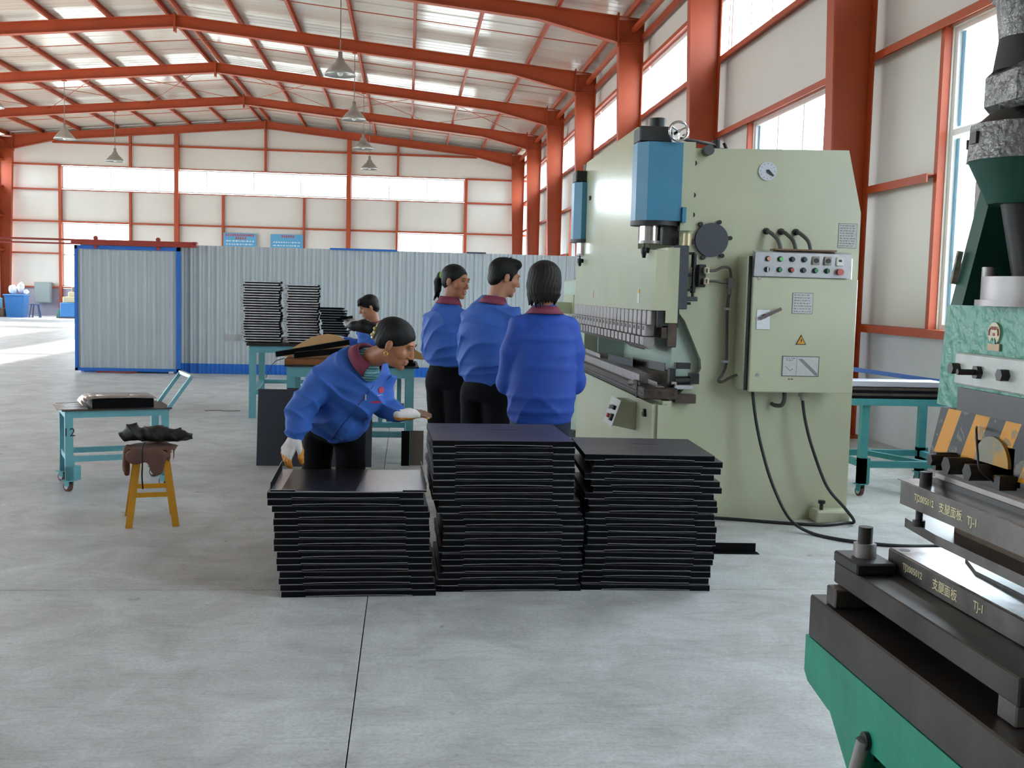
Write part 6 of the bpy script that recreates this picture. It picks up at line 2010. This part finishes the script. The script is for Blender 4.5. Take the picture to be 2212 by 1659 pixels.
# ------------------------------------------------------------ smiling woman with a ponytail
def worker_ponytail():
    p = person('person smiling over one shoulder, hair tied in a ponytail with a green band', (.29, 7.8, 0))
    o = p.location
    M = frame((.80, -.58, -.12), (.06, 0, 1))
    hc = (.342, 7.79, 1.575)
    rt = (.8, -.6, 0)
    B = Field((.0, 7.4, 0), (.80, 8.3, 1.72), .012, ((hc, .125, .0055),))
    head(B, hc, M, (.295, 7.80, 1.37))
    B.loft([(.29, 7.8, 1.40), (.29, 7.8, 1.33), (.28, 7.8, 1.15), (.285, 7.8, .98)], [.05, .12, .11, .12], [.045, .07, .08, .09], rt)
    for sh, el, wr in (((.385, 7.725, 1.30), (.43, 7.74, 1.07), (.60, 7.86, 1.02)), ((.18, 7.88, 1.30), (.175, 7.97, 1.06), (.36, 8.10, 1.02))):
        B.chain([sh, el, wr], [.034, .033, .026], .02)
        hand(B, wr, (.75, .6, -.15), (0, 0, 1), (-.6, .75, 0))
    for s, ft in ((1, (.395, 7.76, .06)), (-1, (.245, 7.86, .06))):
        B.chain([(.30 + .06 * s, 7.8 - .04 * s, .9), (.31 + .07 * s, 7.81 - .04 * s, .48), ft], [.075, .05, .035], .03)
    B.surface('body', SKIN_F, p, o)
    J = Field((.02, 7.5, .94), (.70, 8.2, 1.48), .0075)
    J.loft([(.285, 7.8, .985), (.285, 7.8, 1.025), (.28, 7.8, 1.045), (.272, 7.8, 1.11), (.272, 7.8, 1.22), (.28, 7.8, 1.30), (.288, 7.8, 1.375), (.295, 7.8, 1.455)],
           [.132, .136, .155, .165, .163, .16, .125, .06], [.108, .11, .128, .135, .128, .115, .085, .055], rt, .02)
    J.chain([(.39, 7.72, 1.305), (.415, 7.715, 1.18), (.432, 7.745, 1.06), (.52, 7.81, 1.03), (.59, 7.855, 1.02)], [.06, .06, .058, .05, .038], .03)
    J.chain([(.175, 7.885, 1.305), (.165, 7.92, 1.18), (.175, 7.975, 1.05), (.27, 8.04, 1.03), (.35, 8.095, 1.02)], [.06, .06, .058, .05, .038], .03)
    J.folds(.012, 21)
    J.surface('jacket', JACKET, p, o)
    collar(p, (.297, 7.80, 1.44), (.05, 0, 1), (.6, .8, 0), .058, .03, .45, .038)
    T = Field((.08, 7.55, .05), (.56, 8.05, 1.05), .010)
    T.loft([(.285, 7.8, 1.02), (.285, 7.8, .93), (.29, 7.8, .84)], [.115, .14, .15], [.095, .11, .118], rt, .02)
    for s in (-1, 1):
        T.chain([(.295 + .06 * s, 7.8 - .04 * s, .86), (.31 + .065 * s, 7.81 - .045 * s, .48), (.32 + .072 * s, 7.81 - .05 * s, .09)], [.092, .078, .07], .03)
    T.folds(.003, 25)
    T.surface('trousers', BLACKCLOTH, p, o)
    shoes(p, ((.39, 7.765), (.25, 7.86)), (.6, .8, 0))
    H = Field((.12, 7.6, 1.36), (.52, 7.98, 1.72), .005)
    c = np.array(hc)
    L = lambda q: c + M @ np.array(q, float)
    H.ell(L((0, -.022, .043)), (.080, .100, .084), M, .015)
    H.ell(L((0, -.05, -.01)), (.066, .058, .05), M, .02)
    H.ell(L((0, .115, -.020)), (.080, .075, .098), M, .012, 'sub')
    for s in (-1, 1):
        H.ell(L((s * .085, -.005, -.015)), (.02, .026, .036), M, .008, 'sub')
    tail = [L((0, -.105, .035)), L((.0, -.135, .03)), L((.0, -.15, -.02)), L((.0, -.145, -.075)), L((0, -.155, -.12))]
    H.chain(tail, [.018, .026, .031, .025, .007], .01)
    r = random.Random(3)
    for k in range(8):
        H.cone(L((r.uniform(-.018, .018), -.145, -.07)), L((r.uniform(-.03, .03), -.15 + r.uniform(-.02, .012), -.135 - r.uniform(0, .02))), .010, .003, .006)
    H.strands(.0010, M, hc)
    H.surface('hair', HAIR, p, o)
    b = Vector(L((0, -.118, .034))) - Vector(o)
    ax = Vector(M @ np.array((0, -1, -.1)))
    MB().lathe([(.018, -.012), (.030, -.010), (.033, 0), (.030, .010), (.018, .012)], b, ax, 16).build('hair_band', mat('lime_band', (140, 200, 40), .7), p)
    face(p, hc, M, smile=True)
    return p
worker_ponytail()
# ------------------------------------------------------------ bending person at the tray stack
def worker_bending():
    p = person('person bending over the floor stack in white and orange gloves, hair clipped back', (-.39, 6.15, 0))
    o = p.location
    M = frame((.88, -.28, -.42), (.14, -.10, 1))
    hc = (-.052, 5.56, 1.236)
    neck = (-.205, 5.69, 1.145)
    rt = (-.93, -.34, .12)                              # towards her right hand
    shR, elR, wrR = (-.365, 5.73, 1.115), (-.535, 5.745, .885), (-.565, 5.715, .735)
    shL, elL, wrL = (-.125, 5.79, 1.03), (-.12, 5.80, .895), (-.005, 5.70, .862)
    B = Field((-.72, 5.38, 0), (.20, 6.45, 1.42), .012, ((hc, .125, .005),))
    head(B, hc, M, neck)
    B.loft([neck, (-.245, 5.735, 1.09), (-.31, 5.87, .94), (-.385, 6.05, .84)], [.055, .13, .12, .13], [.05, .07, .08, .10], rt)
    B.chain([shR, elR, wrR], [.036, .034, .024], .02)
    B.chain([shL, elL, wrL], [.036, .034, .024], .02)
    dR, nR = (-.50, -.06, -.85), (-.55, -.72, .35)
    hand(B, wrR, dR, nR, (.7, -.6, 0), (.35, .45, .3), .9)
    dL, nL = (.86, .35, .03), (.1, -.25, 1)
    hand(B, wrL, dL, nL, (-.5, .8, .1), (.12, .15, .1), .9)
    for s, ft in ((1, (-.52, 6.30, .06)), (-1, (-.28, 6.22, .06))):
        B.chain([(-.395 - .09 * s, 6.12 + .05 * s, .84), (-.40 - .10 * s, 6.17 + .05 * s, .46), ft], [.08, .05, .035], .03)
    B.surface('body', SKIN_F, p, o)

    J = Field((-.72, 5.42, .64), (.12, 6.26, 1.26), .0062)
    J.loft([neck, (-.235, 5.725, 1.12), (-.262, 5.77, 1.05), (-.305, 5.845, .95), (-.35, 5.93, .86), (-.375, 5.975, .805), (-.385, 5.99, .775), (-.395, 6.00, .745)],
           [.068, .155, .180, .180, .180, .182, .170, .166], [.065, .105, .122, .130, .138, .142, .132, .130], rt, .025)
    J.ell((-.315, 5.82, .83), (.11, .09, .12), None, .05)               # the front hanging forward
    J.ell((-.215, 5.73, .95), (.095, .08, .11), None, .05)
    J.chain([(-.355, 5.73, 1.105), (-.455, 5.735, 1.005), (-.535, 5.735, .885), (-.560, 5.725, .80), (-.566, 5.72, .765)], [.076, .076, .070, .062, .050], .03)
    J.chain([(-.566, 5.72, .775), (-.564, 5.717, .735)], [.045, .043], .006)
    J.chain([(-.135, 5.785, 1.02), (-.125, 5.80, .95), (-.115, 5.795, .89), (-.06, 5.745, .87), (-.02, 5.712, .862)], [.066, .062, .058, .052, .044], .03)
    J.folds(.0135, 31, 1.1)
    jk = J.surface('jacket', JACKET, p, o)

    from mathutils.bvhtree import BVHTree
    bv = BVHTree.FromPolygons([v.co + o for v in jk.data.vertices], [tuple(f.vertices) for f in jk.data.polygons])
    eye = Vector((0, 0, EYE))
    def on_jacket(q, lift=.002):
        """Point of the jacket's front that faces the room, near q."""
        d = (Vector(q) - eye).normalized()
        h = bv.ray_cast(eye, d)
        return (h[0] + h[1] * lift, h[1]) if h[0] is not None else (Vector(q), -d)
    # zip from the throat to the hem
    zp = []
    a, b = Vector((-.165, 5.60, 1.02)), Vector((-.40, 5.80, .70))
    for k in range(22):
        zp.append(on_jacket(a.lerp(b, k / 21) )[0])
    MB().tube([q - o for q in zp], .0024, 6).build('zip', mat('zip_dark', (36, 62, 130), .5), p)
    q, n = on_jacket((-.205, 5.62, .96), .006)
    MB().box(-.003, .003, -.004, .004, -.016, .016).build('zip_pull', EDGE, p, q - o, n.to_track_quat('-Y', 'Z').to_euler())
    # red emblem over a pale line and the red strip on the chest pocket
    ER = mat('embroidery_red', (176, 44, 70), .7)
    for c, rows_, m in (((-.128, 5.58, 1.0), ((0, .018, -.022, .022), (.014, .004, -.012, .03), (-.012, .006, -.02, .012)), ER), ((-.135, 5.58, .972), ((0, .004, -.03, .03),), mat('embroidery_pale', (150, 150, 170), .7)), ((-.150, 5.575, .94), ((0, .009, -.028, .028),), ER)):
        q, n = on_jacket(c, .0035)
        e = MB()
        for z, h, x0, x1 in rows_:
            e.box(x0, x1, -.0015, .0015, z - h / 2, z + h / 2)
        e.build('chest_emblem', m, p, q - o, n.to_track_quat('-Y', 'Z').to_euler())
    # shirt at the throat, collar flaps
    S = Field((-.30, 5.52, .98), (-.04, 5.78, 1.22), .005)
    S.cone((-.205, 5.685, 1.15), (-.185, 5.65, 1.085), .060, .050, .02)
    S.surface('shirt', mat('teal_striped_shirt', (70, 112, 120), .8, rgb2=(120, 190, 200), vscale=5, stretch=(1, 1, 30), thresh=(.48, .52)), p, o)
    up = Vector((.52, -.48, .70))
    collar(p, (-.200, 5.678, 1.158), up, (.60, -.55, -.70), .070, .026, .60, .036)
    # trousers
    T = Field((-.72, 5.86, .05), (-.10, 6.40, .90), .010)
    T.loft([(-.385, 6.07, .82), (-.395, 6.13, .72)], [.16, .165], [.125, .12], (-.88, .45, 0), .03)
    for s, ft in ((1, (-.52, 6.30, .09)), (-1, (-.28, 6.22, .09))):
        T.chain([(-.395 - .085 * s, 6.14 + .045 * s, .74), (-.40 - .10 * s, 6.17 + .05 * s, .46), ft], [.092, .078, .07], .03)
    T.folds(.003, 35)
    T.surface('trousers', BLACKCLOTH, p, o)
    shoes(p, ((-.52, 6.30), (-.28, 6.22)), (.5, -.85, 0))
    # hair drawn back into a clip, the tail lying on the shoulder
    H = Field((-.40, 5.38, 1.08), (.06, 5.82, 1.42), .0048)
    c = np.array(hc)
    L = lambda q: c + M @ np.array(q, float)
    H.ell(L((0, -.024, .046)), (.082, .106, .086), M, .015)
    H.ell(L((0, -.055, .0)), (.070, .062, .058), M, .02)
    H.ell(L((0, .112, -.028)), (.084, .074, .094), M, .012, 'sub')
    for s in (-1, 1):
        H.ell(L((s * .085, -.004, -.022)), (.022, .030, .040), M, .008, 'sub')
    tail = [L((0, -.10, .01)), L((-.005, -.145, .015)), L((-.01, -.20, .005)), L((-.015, -.25, -.02)), L((-.02, -.28, -.04))]
    H.chain(tail, [.022, .030, .032, .024, .008], .012)
    H.strands(.0010, M, hc)
    H.surface('hair', HAIR, p, o)
    clip = MB()
    CLIP = mat('beaded_clip', (196, 178, 96), .35, metal=.4, rgb2=(232, 226, 196), vscale=60, thresh=(.45, .55))
    base = Vector(L((.0, -.122, .014))) - o
    for k in range(7):
        a = -1.5 + 3.0 * k / 6
        v = Vector(M @ np.array((math.cos(a) * .034, -.004 + .006 * (k % 2), math.sin(a) * .036)))
        clip.lathe([(.001, -.011), (.009, -.007), (.012, 0), (.009, .007), (.001, .011)], base + v, (0, 0, 1), 10)
    clip.build('hair_clip', CLIP, p)
    e = Vector(L((.086, -.006, -.046))) - o
    MB().tube([e + Vector(M @ np.array((.0, .010 * math.cos(t), .010 * math.sin(t)))) for t in [2 * math.pi * k / 14 for k in range(14)]], .0022, 6, closed=True).build('earring', mat('gold', (230, 190, 90), .25, metal=1.0), p)
    face(p, hc, M)
    # gloves: white backs, orange rubber palms and fingertips
    for wr, d, n, sd, curl, fx in ((wrR, dR, nR, (.7, -.6, 0), (.35, .45, .3), True), (wrL, dL, nL, (-.5, .8, .1), (.12, .15, .1), False)):
        w = Vector(wr)
        G = Field(tuple(w - Vector((.2, .2, .22))), tuple(w + Vector((.24, .24, .1))), .0042)
        hand(G, wr, d, n, sd, curl, 1.08 if fx else .92, .0034)
        dv, nv = Vector(d).normalized(), Vector(n).normalized()
        G.cone(w - dv * .03, w + dv * .03, .031, .033, .012)
        dn, nn, ww = np.array(dv), np.array(nv), np.array(w)
        def palm(C, dn=dn, nn=nn, ww=ww, fx=fx):
            along = (C - ww) @ dn
            height = (C - ww) @ nn
            if fx:
                return ((height < -.010) | (along > .115)).astype(int)
            return np.where((height < -.006) & (along < .13), 1, np.where(along > .075, 2, 0))
        G.surface('glove', [GLOVE, GLOVEPALM, GLOVEDIRTY], p, o, palm)
    return p
worker_bending()

# ------------------------------------------------------------ seated worker at the far bench
def worker_seated():
    st = thing('low_stool', 'low dark stool under the seated person at the far bench', 'stool', (-.33, 12.02, 0))
    for x, y in ((-.12, -.12), (.12, -.12), (-.12, .12), (.12, .12)):
        MB().bar((x * 1.2, y * 1.2, 0), (x, y, .375), .03).build('leg', SLATE, st)
    MB().box(-.16, .16, -.16, .16, .375, .40, ch=.01).build('seat', SLATE, st)
    p = person('person seated at the far bench sorting dark channels in pale gloves', (-.33, 12.02, .43))
    o = p.location
    M = frame((-.92, -.18, -.34))
    hc = (-.415, 11.90, 1.305)
    rt = (-.25, .95, 0)
    neck = (-.345, 11.93, 1.10)
    wr = (-.535, 11.86, 1.125)
    B = Field((-1.0, 11.5, .02), (-.02, 12.4, 1.46), .013, ((hc, .13, .0065),))
    head(B, hc, M, neck, woman=False)
    B.loft([neck, (-.335, 11.94, 1.03), (-.32, 12.0, .8), (-.31, 12.02, .56)], [.06, .15, .14, .15], [.05, .08, .09, .10], rt)
    B.chain([(-.33, 11.77, 1.02), (-.45, 11.70, .93), wr], [.05, .04, .028], .02)
    B.chain([(-.36, 12.13, 1.02), (-.50, 12.14, .86), (-.72, 12.10, .95)], [.05, .04, .028], .02)
    hand(B, wr, (-.9, .1, .15), (.1, -.75, .5), (0, -.3, .9), (.3, .3, .2))
    hand(B, (-.72, 12.10, .95), (-.9, .1, .1), (0, 0, 1), (0, -1, 0), (.3, .3, .2))
    for s in (-1, 1):
        B.chain([(-.33, 12.02 + .1 * s, .53), (-.72, 12.0 + .11 * s, .47), (-.70, 12.0 + .11 * s, .08)], [.085, .055, .04], .03)
    B.surface('body', SKIN, p, o)
    J = Field((-.85, 11.55, .5), (-.08, 12.35, 1.20), .010)
    J.loft([(-.31, 12.02, .58), (-.312, 12.01, .66), (-.32, 11.99, .8), (-.335, 11.95, .98), (-.34, 11.94, 1.06), neck], [.17, .19, .20, .19, .16, .07], [.14, .155, .155, .13, .10, .06], rt, .02)
    J.chain([(-.34, 11.79, 1.03), (-.39, 11.73, .97), (-.45, 11.71, .945), (-.505, 11.80, 1.07)], [.068, .068, .06, .042], .03)
    J.chain([(-.36, 12.11, 1.02), (-.43, 12.14, .93), (-.51, 12.14, .87), (-.69, 12.105, .94)], [.068, .068, .06, .042], .03)
    J.folds(.009, 44)
    J.surface('jacket', JACKET, p, o)
    collar(p, (-.348, 11.925, 1.115), (-.2, -.05, 1), (-.95, -.1, 0), .068, .04, .5, .03)
    T = Field((-.86, 11.75, .05), (-.12, 12.30, .70), .012)
    for s in (-1, 1):
        T.chain([(-.33, 12.02 + .1 * s, .53), (-.71, 12.0 + .11 * s, .475), (-.70, 12.0 + .11 * s, .09)], [.098, .085, .068], .03)
    T.surface('trousers', BLACKCLOTH, p, o)
    shoes(p, ((-.70, 11.89), (-.70, 12.11)), (-1, 0, 0))
    H = Field((-.62, 11.72, 1.16), (-.22, 12.08, 1.48), .006)
    c = np.array(hc)
    L = lambda q: c + M @ np.array(q, float)
    H.ell(L((0, -.022, .048)), (.088, .106, .092), M, .015)
    H.ell(L((0, -.06, -.015)), (.074, .055, .065), M, .02)
    H.ell(L((0, .055, .085)), (.07, .045, .04), M, .02)
    r = random.Random(2)
    for k in range(16):
        x = -.055 + .11 * k / 15
        H.cone(L((x, .075, .085)), L((x, .102 + r.uniform(-.01, .012), .045 + r.uniform(-.012, .02))), .014, .004, .008)
    for s in (-1, 1):
        H.ell(L((s * .09, -.005, -.022)), (.022, .026, .034), M, .008, 'sub')
    H.ell(L((0, .105, -.03)), (.078, .062, .085), M, .012, 'sub')
    H.surface('hair', HAIR, p, o)
    face(p, hc, M, woman=False)
    for w_, d, n, sd in ((wr, (-.9, .1, .15), (.1, -.75, .5), (0, -.3, .9)), ((-.72, 12.10, .95), (-.9, .1, .1), (0, 0, 1), (0, -1, 0))):
        w = Vector(w_)
        G = Field(tuple(w - Vector((.22, .12, .12))), tuple(w + Vector((.1, .12, .12))), .006)
        hand(G, w_, d, n, sd, (.3, .3, .2), 1.0, .003)
        G.cone(w - Vector(d).normalized() * .02, w + Vector(d).normalized() * .03, .032, .034, .012)
        G.surface('glove', GLOVE, p, o)
    ch = MB().box(-.16, .02, -.12, .02, 0, .003).box(-.16, .02, -.123, -.12, 0, .03).build('held_channel', TRAY, None, (-.61, 11.93, 1.185), (0, -.18, .1))
    tag(ch, 'small dark channel held up in the pale glove at the far bench', 'channel')
    return p
worker_seated()

# ------------------------------------------------------------ cloths on the yellow stool
BROWNCLOTH = mat('brown_cloth', (110, 78, 68), .85, var=.12, vscale=12, bump=.2, bscale=30)
BLACKCOAT = mat('black_coat', (14, 13, 16), .6, var=.25, vscale=8, bump=.15, bscale=20)
F = Field((-1.84, 6.78, .28), (-1.36, 7.26, .56), .006)
F.ell((-1.60, 7.02, .482), (.155, .165, .024), None, .02)
F.ell((-1.575, 6.845, .452), (.125, .016, .045), None, .02)
F.ell((-1.525, 6.838, .41), (.055, .014, .09), None, .03)
F.ell((-1.66, 6.85, .44), (.06, .016, .05), None, .03)
F.ell((-1.73, 6.95, .41), (.030, .06, .095), None, .03)
F.ell((-1.47, 6.95, .44), (.03, .06, .06), None, .03)
F.folds(.010, 51, 1.6)
F.F = np.maximum(F.F, .002 + np.where((np.abs((F.ax[0][:, None, None] + 1.60) * .969 + (F.ax[1][None, :, None] - 7.03) * .247) < .128) & (np.abs((F.ax[1][None, :, None] - 7.03) * .969 - (F.ax[0][:, None, None] + 1.60) * .247) < .150), .4735 - F.ax[2][None, None, :], -1))
F.F = np.maximum(F.F, (F.ax[2] - .517)[None, None, :])
ob = F.surface('brown_cloth', BROWNCLOTH)
tag(ob, 'brown cloth draped over the seat of the yellow stool', 'cloth')
F = Field((-1.86, 6.80, .49), (-1.30, 7.30, .70), .0055)
F.ell((-1.70, 7.0, .565), (.085, .09, .048), None, .03)
F.cone((-1.70, 6.98, .60), (-1.68, 6.98, .635), .05, .012, .03)
F.ell((-1.57, 7.01, .565), (.09, .10, .058), None, .03)
F.chain([(-1.55, 6.97, .575), (-1.47, 6.98, .562), (-1.40, 6.98, .565)], [.055, .042, .036], .02)
F.chain([(-1.56, 7.05, .545), (-1.46, 7.05, .54), (-1.38, 7.02, .548)], [.045, .036, .03], .02)
F.folds(.016, 57, 2.0)
F.F = np.maximum(F.F, (.521 - F.ax[2])[None, None, :])
ob = F.surface('black_coat', BLACKCOAT)
tag(ob, 'crumpled black coat lying on the brown cloth of the stool', 'coat')
o = MB().tube(spline([(-1.603, 6.87, .53), (-1.603, 6.80, .50), (-1.602, 6.798, .40), (-1.605, 6.80, .33), (-1.60, 6.80, .25)]), .005, 6).build('strap', BLACKCOAT, bpy.data.objects['black_coat'])
